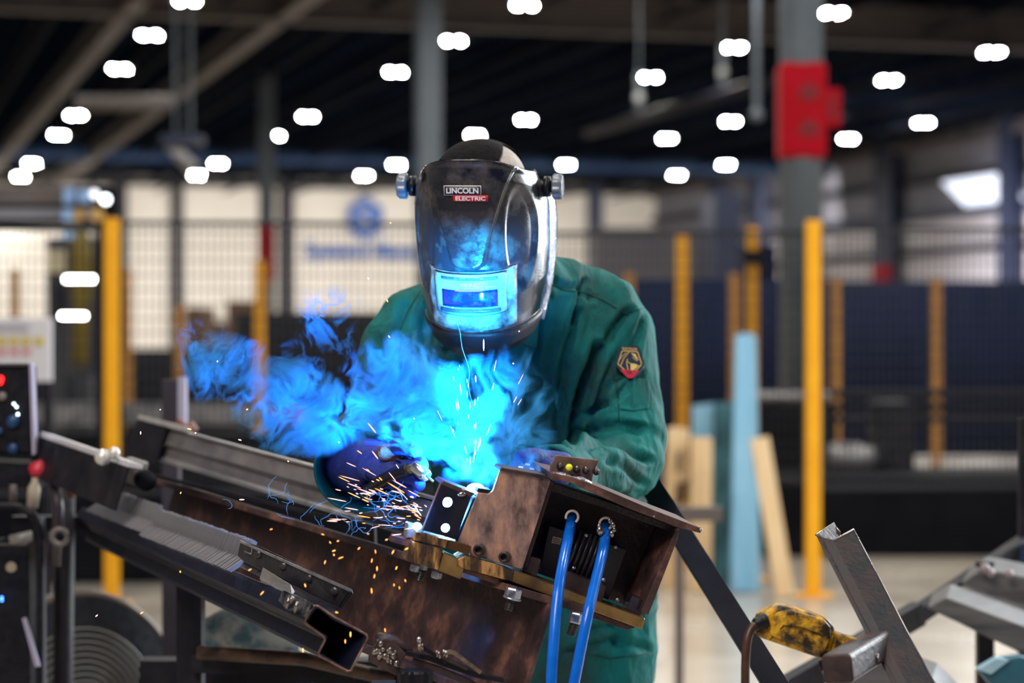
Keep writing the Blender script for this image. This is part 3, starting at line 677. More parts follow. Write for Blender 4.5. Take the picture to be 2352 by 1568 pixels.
# drive unit inside the box
du = thing('drive_unit', FX(1330, 1350, -.06), 'black ribbed drive unit inside the fixture box behind the blue hoses', 'motor')
plate('left_case', [(1262, 1206), (1320, 1226), (1290, 1328), (1240, 1308)], -.062, .035, darkb, du)
plate('right_case', [(1338, 1228), (1440, 1262), (1398, 1378), (1306, 1340)], -.050, .045, darkb, du)
for i in range(6):
    x0 = 1336+i*11
    MB().tube([FX(x0, 1218+i*4, -.046), FX(x0-38, 1322+i*4, -.046)], .0024, 8).build('cooling_rib', mk('rib_steel', (.035, .035, .05), (.06, .055, .075), 30, .3, metal=.4), du, smooth=True)
plate('rating_sticker', [(1270, 1231), (1291, 1236), (1286, 1252), (1266, 1247)], -.0605, .001, mk('sticker', (.36, .29, .25), None, rough=.5), du, 0)
for i in range(4):
    plate('sticker_line', [(1271, 1235+i*4), (1288, 1239+i*4), (1288, 1240+i*4), (1271, 1236+i*4)], -.0600, .0006, blackc_m, du.children[-1], 0)
for x, y in ((1346, 1229), (1318, 1304), (1414, 1256), (1386, 1331), (1418, 1377)):
    MB().lathe(FX(x, y, -.046), fr_n, [(0, 0), (0, .0032), (.002, .0028), (.0025, 0)], 12).build('cap_screw', mk('bright_screw', (.6, .62, .7), None, rough=.25, metal=.6), du, smooth=True)
# brass base
bb = thing('brass_base_bar', FX(1260, 1350, 0), 'long tarnished brass bar under the brown front plate, sloping down past the blue hoses', 'brass bar')
plate('stained_half', [(1070, 1275), (1080, 1277), (1180, 1309), (1177, 1336), (1049, 1301), (1052, 1284)], .010, .05, brass_m, bb)
plate('clean_half', [(1181, 1309), (1480, 1419), (1482, 1424), (1474, 1445), (1177, 1336)], .010, .05, brassp_m, bb)
plate('lower_step', [(1060, 1303), (1178, 1338), (1460, 1440), (1440, 1447), (1176, 1353), (1058, 1313)], -.006, .05, rust, bb)
bk = thing('brass_clamp_block', FX(1000, 1280, .01), 'stepped brass clamp block with dark streaks beside the glowing weld', 'brass block')
plate('upper_slab', [(957, 1221), (1029, 1239), (1023, 1258), (949, 1240)], .020, .04, brass_m, bk)
plate('upper_slab_side', [(1030, 1239), (1081, 1254), (1077, 1274), (1024, 1258)], .014, .03, mk('brown_brass', (.05, .022, .01), (.16, .075, .03), 20, .3, metal=.5), bk)
plate('lower_block', [(948, 1243), (1018, 1261), (1006, 1309), (931, 1286)], .024, .045, brass_m, bk)
plate('lower_block_side', [(1018, 1268), (1052, 1284), (1050, 1300), (1066, 1306), (1057, 1330), (1006, 1310)], .016, .04, brassp_m, bk)
plate('backing_bar', [(905, 1230), (955, 1243), (945, 1258), (897, 1244)], -.006, .03, rust, bk)
def stud(x0, y0, x1, y1, k, r, name, parent, mat=blackbolt_m, thread=True):
    a = FX(x0, y0, k); b = FX(x1, y1, k); L = (b-a).length; pr = []
    nn = max(6, int(L/.0016))
    for i in range(nn+1): pr.append((L*i/nn, r*(1 if (i % 2 == 0 or not thread) else .86)))
    return MB().lathe(a, b-a, [(0, 0)]+pr+[(L, 0)], 16).build(name, mat, parent, smooth=not thread)
def hexnut(x, y, x2, y2, k, r, name, parent, mat=zinc_m):
    a = FX(x, y, k); b = FX(x2, y2, k)
    return MB().lathe(a, b-a, [(0, 0), (0, r*.92), ((b-a).length*.12, r), ((b-a).length*.88, r), ((b-a).length, r*.92), ((b-a).length, 0)], 6).build(name, mat, parent, bevel=.0006)
t = thing('clamp_bolt', FX(968, 1310, 0), 'black threaded bolt with a bright collar hanging under the brass clamp block', 'bolt')
stud(972, 1300, 962, 1334, .006, .0055, 'thread', t); hexnut(974, 1296, 971, 1308, .006, .0066, 'collar', t)
for i, (x, y, l) in enumerate(((954, 1296, 'zinc bolt head under the brass block, on the side of the glowing weld'), (1003, 1312, 'zinc bolt head under the brass block, beside its lower step'))):
    o = hexnut(x+2, y, x-2, y+16, .004, .0085, 'bolt_head', None); tag(o, l, 'bolt')
t = thing('hex_bolt', FX(1176, 1350, 0), 'shiny hexagon nut on a black threaded stud under the middle of the brass bar', 'bolt')
hexnut(1181, 1350, 1176, 1374, .045, .0125, 'nut', t); MB().lathe(FX(1177, 1372, .045), FX(1176, 1376, .045)-FX(1177, 1372, .045), [(0, 0), (0, .0138), (.002, .0138), (.002, 0)], 24).build('washer', zinc_m, t, smooth=True)
stud(1176, 1374, 1168, 1402, .045, .0075, 'thread', t)
t = thing('hex_bolt', FX(1322, 1410, 0), 'shiny hexagon nut between the two blue hoses under the brass bar', 'bolt')
hexnut(1327, 1406, 1322, 1430, .045, .0120, 'nut', t); stud(1321, 1430, 1311, 1458, .045, .0072, 'thread', t)
for x, y, l in ((1104, 1262, 'black socket head bolt low on the brown front plate, next to the brass clamp block'), (1162, 1279, 'black socket head bolt low on the brown front plate, next to its lower corner')):
    c = FX(x, y, .001); ax = (fr_n+fr_r*-.45).normalized()
    o = MB().lathe(c, ax, [(0, 0), (0, .0085), (.013, .0085), (.0145, .0075), (.0145, .0048), (.006, .0045), (.006, 0)], 6 if False else 20).build('socket_bolt', mk('brown_black_bolt', (.03, .022, .022), (.08, .06, .055), 120, .35, metal=.5), bevel=.0005)
    tag(o, l, 'bolt')
# inner filler blocks
for pts, k, m_, l in (([(1214, 1275), (1243, 1285), (1233, 1324), (1198, 1310)], -.010, scale_m, 'small grey-brown block at the lower corner of the brown front plate'),
                      ([(1302, 1313), (1393, 1346), (1383, 1383), (1293, 1349)], -.012, scale_m, 'dusky brown block on the brass bar between the blue hoses'),
                      ([(1452, 1366), (1486, 1380), (1471, 1416), (1437, 1403)], -.010, mk('blued_steel', (.03, .03, .06), (.10, .09, .12), 30, .25, metal=.7), 'small blued steel block at the far lower corner of the fixture box')):
    tag(plate('spacer_block', pts, k, .03, m_, None), l, 'block')
# welded piece: U bracket with two holes
def plate_hole(name, pts, holes, k, th, mat, parent):
    bm = bmesh.new(); n = 20
    outer = [bm.verts.new(FX(x, y, k)) for x, y in pts]
    es = [bm.edges.new((outer[i], outer[(i+1) % len(outer)])) for i in range(len(outer))]
    for hx, hy, hr in holes:
        c = FX(hx, hy, k); rad = hr/FPX*c.y
        ring = [bm.verts.new(c+(fr_r*math.cos(a)+fr_v*math.sin(a))*rad) for a in [2*math.pi*i/n for i in range(n)]]
        es += [bm.edges.new((ring[i], ring[(i+1) % n])) for i in range(n)]
    bmesh.ops.triangle_fill(bm, use_beauty=True, use_dissolve=False, edges=es)
    me = bpy.data.meshes.new(name); bm.to_mesh(me); bm.free()
    o = link(name, me, mat, parent); m = o.modifiers.new('solid', 'SOLIDIFY'); m.thickness = th; m.offset = 0
    return o
ub = thing('u_bracket', FX(1010, 1235, .0), 'dark steel U bracket with two glowing round holes, being welded', 'bracket')
plate_hole('front_face', [(1013, 1111), (1082, 1140), (1047, 1239), (971, 1217)], [(1027.5, 1153, 11.5), (1023, 1212, 10)], .0, .003, dark_m, ub)
MB().prism([FX(1011, 1111, .002), FX(1020, 1104, 0), FX(1092, 1133, 0), FX(1082, 1141, .002)], -fr_n*.060).build('top_web', scale_m, ub, bevel=.001)
MB().prism([FX(1018, 1105, -.060), FX(1092, 1134, -.060), FX(1052, 1240, -.060), FX(975, 1218, -.060)], -fr_n*.003).build('rear_face', dark_m, ub)
plate('raw_edge', [(1010, 1111), (1014, 1112), (973, 1218), (969, 1216)], .001, .004, mk('hot_red_edge', (.20, .06, .04), (.45, .20, .14), 60, .4, metal=.4), ub, 0)
MB().ball(FX(1060, 1135, .003), .005, 10, (1.3, .7, .8)).build('tack_weld', spat_m, ub, smooth=True)
MB().ball(FX(1064, 1124, -.002), .004, 10).build('tack_weld', weld_m, ub, smooth=True)
plate('return_flange', [(1086, 1145), (1094, 1140), (1052, 1246), (1044, 1243)], -.004, .03, navyt, ub)
# hot corner of the backing block by the weld
tag(plate('backing_block', [(938, 1202), (978, 1213), (968, 1232), (932, 1236)], -.004, .03, grey_m, None), 'steel backing block glaring white in the arc light, left end of the weld', 'block')
# arc plasma, and a painted glare on the side block
arc_m = mk('arc_glow', (.25, .75, 1.0), None, emit=60)
t = thing('welding_arc', FX(1034, 1180, -.035), 'blinding white-blue welding arc glowing behind the U bracket', 'welding arc')
MB().ball(FX(1034, 1156, -.034), .012, 14, (.9, .7, 1.0)).build('upper_flare', arc_m, t, smooth=True)
MB().ball(FX(1028, 1212, -.034), .012, 14, (.9, .7, 1.0)).build('lower_flare', arc_m, t, smooth=True)
MB().ball(FX(1092, 1122, -.036), .010, 14, (1.3, .7, .8)).build('top_flare', mk('arc_top', (.30, .78, 1.0), None, emit=18), t, smooth=True)
MB().ball(FX(958, 1208, .008), .0055, 12, (1.2, .5, 1.0)).build('block_glare', mk('block_glare_glow', (.35, .8, 1.0), None, emit=9), t, smooth=True)  # glow added for the block overexposed by the arc

# bolt-on bracket on the roof plate with a yellow ball
sb = thing('stop_bracket', FX(1320, 1100, -.01), 'small curved steel bracket with bolts and a bright yellow ball on the fixture roof', 'bracket')
cur = []
for i in range(13):
    tt = i/12; x = lerp(1263, 1376, tt)
sbp = [(1277, 1045), (1376, 1057), (1373, 1066), (1364, 1082), (1358, 1112), (1315, 1100), (1264, 1088), (1265, 1066)]
plate('bracket_plate', sbp, .012, .007, mk('purple_brown_steel', (.12, .075, .07), (.30, .20, .18), 26, .32, .5, .55, .3, 90), sb)
for x, y in ((1286, 1070), (1324, 1077), (1345, 1079), (1369, 1082)):
    MB().lathe(FX(x, y, .012), fr_n-fr_v*.3, [(0, 0), (0, .0052), (.004, .005), (.005, .003), (.007, .003), (.0075, 0)], 14).build('bolt', blackbolt_m, sb, smooth=True)
    MB().ball(FX(x+1, y-4, .0185), .0026, 8).build('bolt_tip', spat_m, sb, smooth=True)
MB().ball(FX(1307, 1073, .022), .0052, 16).build('yellow_ball', mk('bright_yellow_plastic', (.80, .85, .03), None, rough=.35), sb, smooth=True)
wbd = MB().tube([FX(1268, 1090, .016), FX(1290, 1092, .018), FX(1312, 1099, .017), FX(1335, 1103, .018), FX(1356, 1112, .016)], [.004, .006, .0045, .0065, .004], 10).build('weld_bead', weld_m, sb, smooth=True)

# blue hoses with grommets
def curve_pts(pts, n=8):
    out = []
    for i in range(len(pts)-1):
        p0 = pts[max(i-1, 0)]; p1 = pts[i]; p2 = pts[i+1]; p3 = pts[min(i+2, len(pts)-1)]
        for k in range(n):
            s = k/n; out.append(.5*((2*p1)+(p2-p0)*s+(2*p0-5*p1+4*p2-p3)*s*s+(3*p1-p0-3*p2+p3)*s**3))
    return out+[pts[-1]]
for lab, path, ring in (('glossy blue hose leaving the fixture box, closer to the brown front plate', [(1316, 1184, -.08), (1312, 1200, -.03), (1304, 1240, .02), (1286, 1335, .075), (1275, 1430, .105), (1266, 1570, .13), (1262, 1760, .14)], (1314, 1187)),
                        ('glossy blue hose leaving the fixture box, closer to its far corner, bending more', [(1393, 1200, -.08), (1392, 1215, -.03), (1386, 1260, .02), (1362, 1360, .07), (1346, 1430, .095), (1320, 1560, .11), (1280, 1760, .12)], (1391, 1203))):
    pts = curve_pts([FX(*q) for q in path]); t = thing('blue_hose', pts[-1], lab, 'hose')
    MB().tube(pts, .0078, 18).build('hose_body', hose_m, t, smooth=True)
    c = FX(ring[0], ring[1], -.012); R_ = .0092
    MB().tube([c+(fr_r*math.cos(a)+fr_v*math.sin(a))*R_ for a in [math.radians(-35+250*i/24) for i in range(25)]], .0019, 8).build('grommet', mk('cream_grommet', (.62, .54, .46), None, rough=.35), t, smooth=True)
for i, (x, y, rr) in enumerate(((1378, 1219, .0055), (1376, 1208, .003), (1408, 1205, .004), (1411, 1216, .003), (1405, 1226, .004), (1400, 1196, .003))):
    tag(MB().ball(FX(x, y, .004), rr, 9, (1, .8, 1.3)).build('weld_spatter_lump', spat_m, smooth=True), 'shiny weld spatter lump beside the grommet of the blue hose near the box corner', 'spatter', 'spatter lumps around the far hose grommet')

# clamp bracket, toggle bars and black knob at the foot of the beam
KB = .11
cb = thing('spattered_bracket', FX(880, 1530, KB), 'spatter covered brown bracket at the foot of the rusty beam', 'bracket')
plate('bracket_face', [(866, 1469), (884, 1466), (901, 1469), (934, 1503), (922, 1520), (913, 1553), (847, 1519), (851, 1494)], KB, .006, scale_m, cb, .002)
MB().tube([FX(866, 1468, KB-.01), FX(900, 1474, KB-.012), FX(945, 1496, KB-.014)], [.010, .011, .005], 14).build('rounded_top', scale_m, cb, smooth=True)
random.seed(3)
for i in range(26):
    x = random.uniform(857, 915); y = 1476+ (x-857)*.45+random.uniform(-6, 28)
    MB().ball(FX(x, y, KB+.002), random.uniform(.0016, .0042), 8, (1, .7, 1.2)).build('spatter_bead', spat_m, cb, smooth=True)
def bar(name, pts, k, wpx, th, mat, parent, label=None):
    """flat bar along a bent line"""
    P3 = [FX(x, y, k) for x, y in pts]; h = wpx/FPX*3.3/2; out = []
    for i, p in enumerate(P3):
        tt = (P3[min(i+1, len(P3)-1)]-P3[max(i-1, 0)]).normalized(); nn = tt.cross(fr_n).normalized(); out.append((p+nn*h, p-nn*h))
    poly = [a for a, b in out]+[b for a, b in reversed(out)]
    m = MB(); n = len(out)
    vs = []
    for a, b in out: vs.append([a, b, b-fr_n*th, a-fr_n*th])
    return m.loft(vs).build(name, mat, parent, bevel=.0006)
lp = bar('guide_strip', [(934, 1500), (985, 1512), (1040, 1532), (1100, 1552), (1158, 1563)], KB, 11, .012, dark_m, None)
tag(lp, 'long thin dark strip running under the toggle bars', 'steel strip')
lp = bar('guide_strip', [(950, 1520), (1000, 1536), (1060, 1560), (1110, 1585)], KB-.004, 15, .012, scale_m, None)
tag(lp, 'broad brown strip below the thin dark strip, beside the black knob', 'steel strip')
tg = mk('worn_toggle_steel', (.10, .075, .05), (.34, .26, .19), 60, .3, .45, .7)
for lab, pts, k, w_, m_ in (('toggle bar closest to the spattered bracket, dark and straight', [(968, 1484), (985, 1496), (1026, 1521)], KB+.006, 9, dark_m),
                            ('middle toggle bar, brown and straight', [(1008, 1502), (1028, 1514), (1074, 1536)], KB+.008, 8, scale_m),
                            ('outermost toggle bar, bright and bent like an arm', [(1024, 1500), (1034, 1497), (1045, 1500), (1064, 1514), (1105, 1545)], KB+.010, 9, tg)):
    t = thing('toggle_bar', FX(*pts[0], KB), lab, 'toggle clamp')
    bar('arm', pts, k, w_, .006, m_, t)
    for q in range(2):
        x = pts[0][0]-3+q*5; y = pts[0][1]-1+q*3
        MB().tube([FX(x-2, y-8, k), FX(x, y+7, k)], .0022, 8).build('pivot_pin', spat_m, t, smooth=True)
t = thing('toggle_screw', FX(962, 1490, KB), 'upright little screw with a bright round tip at the head of the toggle bars', 'screw')
MB().tube([FX(963, 1496, KB+.008), FX(964, 1478, KB+.008)], .0032, 10).build('shank', tg, t, smooth=True)
MB().ball(FX(962, 1469, KB+.008), .0036, 10, (1, .8, 1.2)).build('tip', zinc_m, t, smooth=True)
kc = FX(953, 1540, KB+.02)
prof = MB(); rings = []
for h_, r_ in ((-.06, .0225), (-.002, .0235), (.0015, .022), (.0018, .001)):
    rings.append([kc+Vector((math.cos(a)*(r_+(.0012*math.cos(a*10) if r_ > .01 else 0)), math.sin(a)*(r_+(.0012*math.cos(a*10) if r_ > .01 else 0)), h_)) for a in [2*math.pi*i/80 for i in range(80)]])
prof.loft(rings).build('clamp_knob', blackp, cb, bevel=.0005)

# ================================================================== THE WELDER
def arr(vs): return np.array([tuple(v) for v in vs], float)
def ell(c, hw, hd, n=40, tilt=Vector((0, 0, 1)), sq=2.3):
    """horizontal-ish super-ellipse ring"""
    c = Vector(c); t = tilt.normalized(); x = Vector((1, 0, 0)); x = (x-t*x.dot(t)).normalized(); y = t.cross(x)
    out = []
    for i in range(n):
        a = 2*math.pi*i/n; ca, sa = math.cos(a), math.sin(a)
        rr = (abs(ca)**sq+abs(sa)**sq)**(-1/sq)
        out.append(c+x*(ca*rr*hw)+y*(sa*rr*hd))
    return out
person = thing('person', fl(1262, 4.3), 'person in a green welding jacket and black welding helmet, bending over the steel beam', 'person')
# --- body under the clothes: one skinned surface
def skin_body(name, joints, edges, mat, parent, sub=2, root=0):
    me = bpy.data.meshes.new(name); me.from_pydata([tuple(j[0]) for j in joints], edges, []); me.update()
    o = bpy.data.objects.new(name, me); COL.objects.link(o)
    sm = o.modifiers.new('skin', 'SKIN'); sm.use_smooth_shade = True
    sd = me.skin_vertices[0].data
    for i, j in enumerate(joints):
        r = j[1]; sd[i].radius = r if isinstance(r, tuple) else (r, r)
    sd[root].use_root = True
    s = o.modifiers.new('sub', 'SUBSURF'); s.levels = sub; s.render_levels = sub
    bpy.context.view_layer.update()
    m2 = bpy.data.meshes.new_from_object(o.evaluated_get(bpy.context.evaluated_depsgraph_get()))
    bpy.data.objects.remove(o); m2.materials.clear(); m2.name = name
    return link(name, m2, mat, parent, smooth=True)
SHL = P(925, 765, 4.06); SHR = P(1415, 742, 4.10)
ELL_ = P(862, 965, 4.02); WRL = P(835, 1075, 3.68)
ELR = P(1432, 1050, 4.00); WRR = P(1292, 1082, 3.74)
PEL = P(1266, 1500, 4.26)
hips = PEL.copy()
J = [(hips, .095), (P(1250, 1300, 4.24), .10), (P(1205, 1000, 4.20), .080), (P(1178, 790, 4.13), .055), (P(1162, 640, 4.05), .045), (P(1128, 560, 3.98), .06), (P(1108, 470, 3.94), .085), (P(1106, 400, 3.93), .07),
     (SHL, .028), (ELL_, .028), (WRL, .024), (SHR, .028), (ELR, .028), (WRR, .024),
     (hips+Vector((-.095, .0, -.05)), .08), (Vector((hips.x-.13, 4.20, .44)), .055), (Vector((hips.x-.15, 4.30, .10)), .038), (Vector((hips.x-.16, 4.19, .05)), .036),
     (hips+Vector((.095, .0, -.05)), .08), (Vector((hips.x+.12, 4.20, .44)), .055), (Vector((hips.x+.13, 4.30, .10)), .038), (Vector((hips.x+.14, 4.19, .05)), .036)]
E = [(0, 1), (1, 2), (2, 3), (3, 4), (4, 5), (5, 6), (6, 7), (3, 8), (8, 9), (9, 10), (3, 11), (11, 12), (12, 13), (0, 14), (14, 15), (15, 16), (16, 17), (0, 18), (18, 19), (19, 20), (20, 21)]
skin_body('body', J, E, skin_m, person, 1)
# --- jeans and boots
jn = MB()
for s, hx, kx, ax_ in ((-1, -.095, -.13, -.15), (1, .095, .12, .13)):
    x0 = hips.x
    pts = [hips+Vector((hx*.9, 0, .05)), hips+Vector((hx, 0, -.12)), Vector((x0+kx, 4.20, .46)), Vector((x0+kx*1.02, 4.23, .36)), Vector((x0+ax_, 4.29, .10)), Vector((x0+ax_, 4.29, .06))]
    jn.loft([ell(p, r_, r_*1.08, 24, Vector((0, 0, 1))) for p, r_ in zip(pts, (.095, .098, .086, .082, .075, .078))])
    bt = MB(); bx = x0+ax_
    bt.loft([[Vector((bx+math.cos(a)*wd_, 4.27-.10*0+dy+math.sin(a)*ln, z)) for a in [2*math.pi*i/20 for i in range(20)]] for z, wd_, ln, dy in ((0, .052, .145, -.07), (.025, .054, .148, -.07), (.055, .048, .135, -.065), (.09, .042, .085, -.02), (.16, .046, .058, .02))])
    bt.build('boot', mk('black_boot_leather', (.012, .011, .010), (.03, .026, .022), 60, .5), person, smooth=True)
jo = jn.build('jeans', jean_m, person, smooth=True)

# --- jacket: torso and sleeves fused, then folded
def jk_piece(ps):
    m = MB(); m.loft([ell(p, a, b, 44, t, sq) for p, a, b, t, sq in ps]); return m
Zt = Vector((0, 0, 1)); ld = Vector((-.10, -.22, 1))
torso = [(P(1262, 1575, 4.26), .200, .135, Zt, 2.4), (P(1266, 1500, 4.26), .206, .140, Zt, 2.4), (P(1264, 1360, 4.25), .200, .138, Zt, 2.4), (P(1250, 1180, 4.22), .192, .135, Zt, 2.4),
         (P(1224, 1000, 4.17), .192, .135, ld, 2.4), (P(1200, 880, 4.13), .205, .132, ld, 2.4), (P(1182, 790, 4.09), .216, .120, ld, 2.3), (P(1176, 735, 4.07), .205, .105, ld, 2.2),
         (P(1172, 690, 4.05), .165, .092, ld, 2.1), (P(1165, 645, 4.03), .125, .082, ld, 2.0), (P(1160, 605, 4.01), .088, .078, ld, 2.0), (P(1158, 575, 4.0), .070, .070, ld, 2.0)]
tv = jk_piece(torso)
def arm_rings(pts):
    out = []
    for i, (p, a, b) in enumerate(pts):
        t = (pts[min(i+1, len(pts)-1)][0]-pts[max(i-1, 0)][0]).normalized()
        u_ = t.orthogonal().normalized(); u_ = Vector((1, 0, 0)); u_ = (u_-t*u_.dot(t))
        if u_.length < .3: u_ = Vector((0, -1, 0)); u_ = u_-t*u_.dot(t)
        u_.normalize(); v_ = t.cross(u_)
        out.append([p+u_*math.cos(q)*a+v_*math.sin(q)*b for q in [2*math.pi*k/36 for k in range(36)]])
    return out
armR = [(P(1330, 690, 4.09), .060, .070), (P(1385, 715, 4.095), .072, .078), (P(1418, 775, 4.10), .073, .080), (P(1432, 860, 4.09), .068, .078), (P(1440, 950, 4.06), .066, .074), (P(1446, 1020, 4.02), .066, .072)]
foreR = [(P(1452, 990, 4.06), .055, .060), (P(1450, 1050, 4.01), .062, .066), (P(1410, 1082, 3.95), .064, .062), (P(1350, 1092, 3.86), .060, .058), (P(1296, 1096, 3.78), .054, .052), (P(1262, 1092, 3.74), .050, .046)]
armL = [(P(1010, 712, 4.07), .060, .070), (P(960, 735, 4.07), .070, .075), (P(925, 800, 4.07), .072, .080), (P(900, 870, 4.05), .070, .078), (P(878, 940, 4.02), .066, .072), (P(862, 985, 3.99), .064, .068)]
foreL = [(P(868, 950, 4.02), .058, .062), (P(850, 1000, 3.97), .064, .066), (P(832, 1040, 3.88), .066, .066), (P(822, 1080, 3.76), .066, .066)]
parts = [tv]
parts.append(MB().loft(arm_rings([(P(1215, 655, 4.03), .052, .060), (P(1290, 668, 4.05), .056, .066), (P(1370, 706, 4.08), .062, .070), (P(1418, 750, 4.10), .062, .070)])))
for a in (armR, foreR, armL, foreL):
    parts.append(MB().loft(arm_rings(a)))
allm = MB()
for p_ in parts: allm.add(p_.v, p_.f)
me = bpy.data.meshes.new('j'); me.from_pydata([tuple(v_) for v_ in allm.v], [], allm.f)
o = bpy.data.objects.new('j', me); COL.objects.link(o)
mm = o.modifiers.new('r', 'REMESH'); mm.mode = 'VOXEL'; mm.voxel_size = .0058
mm = o.modifiers.new('s', 'SMOOTH'); mm.iterations = 12; mm.factor = .6
bpy.context.view_layer.update()
jm = bpy.data.meshes.new_from_object(o.evaluated_get(bpy.context.evaluated_depsgraph_get()))
bpy.data.objects.remove(o); jm.name = 'jacket'
nv = len(jm.vertices); co = np.empty(nv*3); jm.vertices.foreach_get('co', co); co = co.reshape(-1, 3)
nn = np.empty(nv*3); jm.vertices.foreach_get('normal', nn); nn = nn.reshape(-1, 3)
px = 1176+co[:, 0]/co[:, 1]*FPX; py = 784-(co[:, 2]-CAMZ)/co[:, 1]*FPX
disp_ = np.zeros(nv)
# folds traced on the cloth: polyline, half width (px), depth (m)
FOLDS = [([(1330, 715), (1302, 800), (1290, 900), (1283, 1000), (1278, 1050)], 9, .010), ([(1372, 800), (1345, 870), (1325, 950), (1318, 1010)], 12, .016),
         ([(1440, 720), (1395, 790), (1352, 860), (1330, 930)], 10, .010), ([(1475, 735), (1455, 800), (1425, 860), (1375, 930), (1350, 960)], 9, .007),
         ([(1325, 960), (1360, 940), (1400, 925), (1440, 890)], 9, .009), ([(1330, 1000), (1370, 985), (1420, 975), (1470, 985)], 9, .008),
         ([(1330, 1035), (1380, 1015), (1430, 1020), (1495, 1055)], 8, .008), ([(1400, 1060), (1440, 1075), (1480, 1110)], 9, .007),
         ([(1250, 690), (1235, 780), (1215, 850)], 10, .008), ([(1255, 640), (1290, 660), (1330, 655), (1360, 680)], 8, .005),
         ([(1345, 640), (1335, 680), (1318, 740)], 7, .006), ([(1107, 800), (1107, 900), (1110, 1000)], 4, .003),
         ([(930, 700), (905, 790), (880, 860)], 10, .007), ([(985, 690), (975, 780), (960, 860), (930, 940)], 12, .010), ([(870, 780), (850, 860), (830, 900)], 9, .006),
         ([(820, 930), (870, 925), (920, 940)], 9, .009), ([(800, 1000), (850, 985), (900, 1000)], 10, .008), ([(800, 1060), (815, 1100), (830, 1140)], 8, .007),
         ([(1300, 1120), (1310, 1250), (1290, 1400)], 14, .008), ([(1420, 1150), (1400, 1300), (1420, 1480)], 16, .010), ([(1360, 1450), (1440, 1420), (1500, 1380)], 10, .007), ([(1300, 1500), (1400, 1470), (1495, 1490)], 9, .006),
         ([(1150, 820), (1160, 900), (1150, 1000)], 14, .007), ([(1060, 830), (1050, 900), (1030, 980)], 14, .007), ([(1040, 740), (1020, 800)], 10, .006)]
front = nn[:, 1] < .35
for pl, wd_, dep in FOLDS:
    dmin = np.full(nv, 1e9)
    for (x0, y0), (x1, y1) in zip(pl[:-1], pl[1:]):
        ex, ey = x1-x0, y1-y0; tt = np.clip(((px-x0)*ex+(py-y0)*ey)/(ex*ex+ey*ey), 0, 1)
        dmin = np.minimum(dmin, np.hypot(px-(x0+tt*ex), py-(y0+tt*ey)))
    disp_ -= np.where(front, 1.35*dep*np.exp(-(dmin/wd_)**2)-dep*.45*np.exp(-((dmin-wd_*2.0)/(wd_*.9))**2), 0)
for i in range(nv):
    c = Vector(co[i]); q = Vector((c.x*7+c.z*2.5, c.y*6, c.z*3.2-c.x*2)); n1 = noise.noise(q+Vector((3, 1, 7))); n2 = noise.noise(q*2.6)
    n3 = noise.noise(Vector((q.x*3.1+q.z*3, q.y*4, q.z*5.5-q.x*4)))
    disp_[i] += .019*(abs(n1)*-1+.20)+.0055*(.18-abs(n2))+.0022*(.2-abs(n3))
co += nn*disp_[:, None]
jm.vertices.foreach_set('co', co.ravel()); jm.update()
def cloth_mat():
    m = mk('green_cotton', (.003, .098, .098), (.009, .200, .188), 7, .72, .86, 0, .35, 520, ramp=(.36, .66), spec=.2)
    nt = m.node_tree; b = nt.nodes['Principled BSDF']
    # soot and wear patches
    tc = nt.nodes.new('ShaderNodeTexCoord'); n = nt.nodes.new('ShaderNodeTexNoise'); n.inputs['Scale'].default_value = 5.5; n.inputs['Detail'].default_value = 9; n.inputs['Roughness'].default_value = .7
    nt.links.new(tc.outputs['Object'], n.inputs['Vector']); r = nt.nodes.new('ShaderNodeValToRGB')
    r.color_ramp.elements[0].position = .47; r.color_ramp.elements[1].position = .64
    r.color_ramp.elements[0].color = (0, 0, 0, 1); r.color_ramp.elements[1].color = (1, 1, 1, 1)
    nt.links.new(n.outputs['Fac'], r.inputs[0])
    mx = nt.nodes.new('ShaderNodeMixRGB'); mx.inputs[2].default_value = (.030, .050, .038, 1)
    ml = nt.nodes.new('ShaderNodeMath'); ml.operation = 'MULTIPLY'; ml.inputs[1].default_value = .8
    nt.links.new(r.outputs[0], ml.inputs[0]); nt.links.new(ml.outputs[0], mx.inputs[0])
    old = b.inputs['Base Color'].links[0].from_socket
    nt.links.new(old, mx.inputs[1]); nt.links.new(mx.outputs[0], b.inputs['Base Color'])
    # soft wrinkles of the heavy cloth under the fine weave
    mp = nt.nodes.new('ShaderNodeMapping'); mp.inputs['Scale'].default_value = (1.6, 1, .55); mp.inputs['Rotation'].default_value = (0, .5, 0)
    nt.links.new(tc.outputs['Object'], mp.inputs[0])
    n3 = nt.nodes.new('ShaderNodeTexNoise'); n3.inputs['Scale'].default_value = 16; n3.inputs['Detail'].default_value = 3.5; n3.inputs['Distortion'].default_value = .7
    nt.links.new(mp.outputs[0], n3.inputs['Vector'])
    b3 = nt.nodes.new('ShaderNodeBump'); b3.inputs['Strength'].default_value = .75; b3.inputs['Distance'].default_value = .022
    nt.links.new(n3.outputs['Fac'], b3.inputs['Height']); fine = b.inputs['Normal'].links[0].from_node
    nt.links.new(b3.outputs[0], fine.inputs['Normal'])
    return m
green = cloth_mat()
jm.materials.clear()
jacket = link('welding_jacket', jm, green, person, smooth=True)
bvh = BVHTree.FromPolygons([Vector(c) for c in co], [tuple(p_.vertices) for p_ in jm.polygons])
def onto(x, y, off=.002):
    """the spot of the jacket's front shown at x, y"""
    o_ = P(x, y, 3.2); dr = (o_-camp).normalized()
    h, n_, _, _ = bvh.ray_cast(o_, dr)
    if h is None: return P(x, y, 4.0)
    if n_.dot(dr) > 0: n_ = -n_
    return h+n_*off
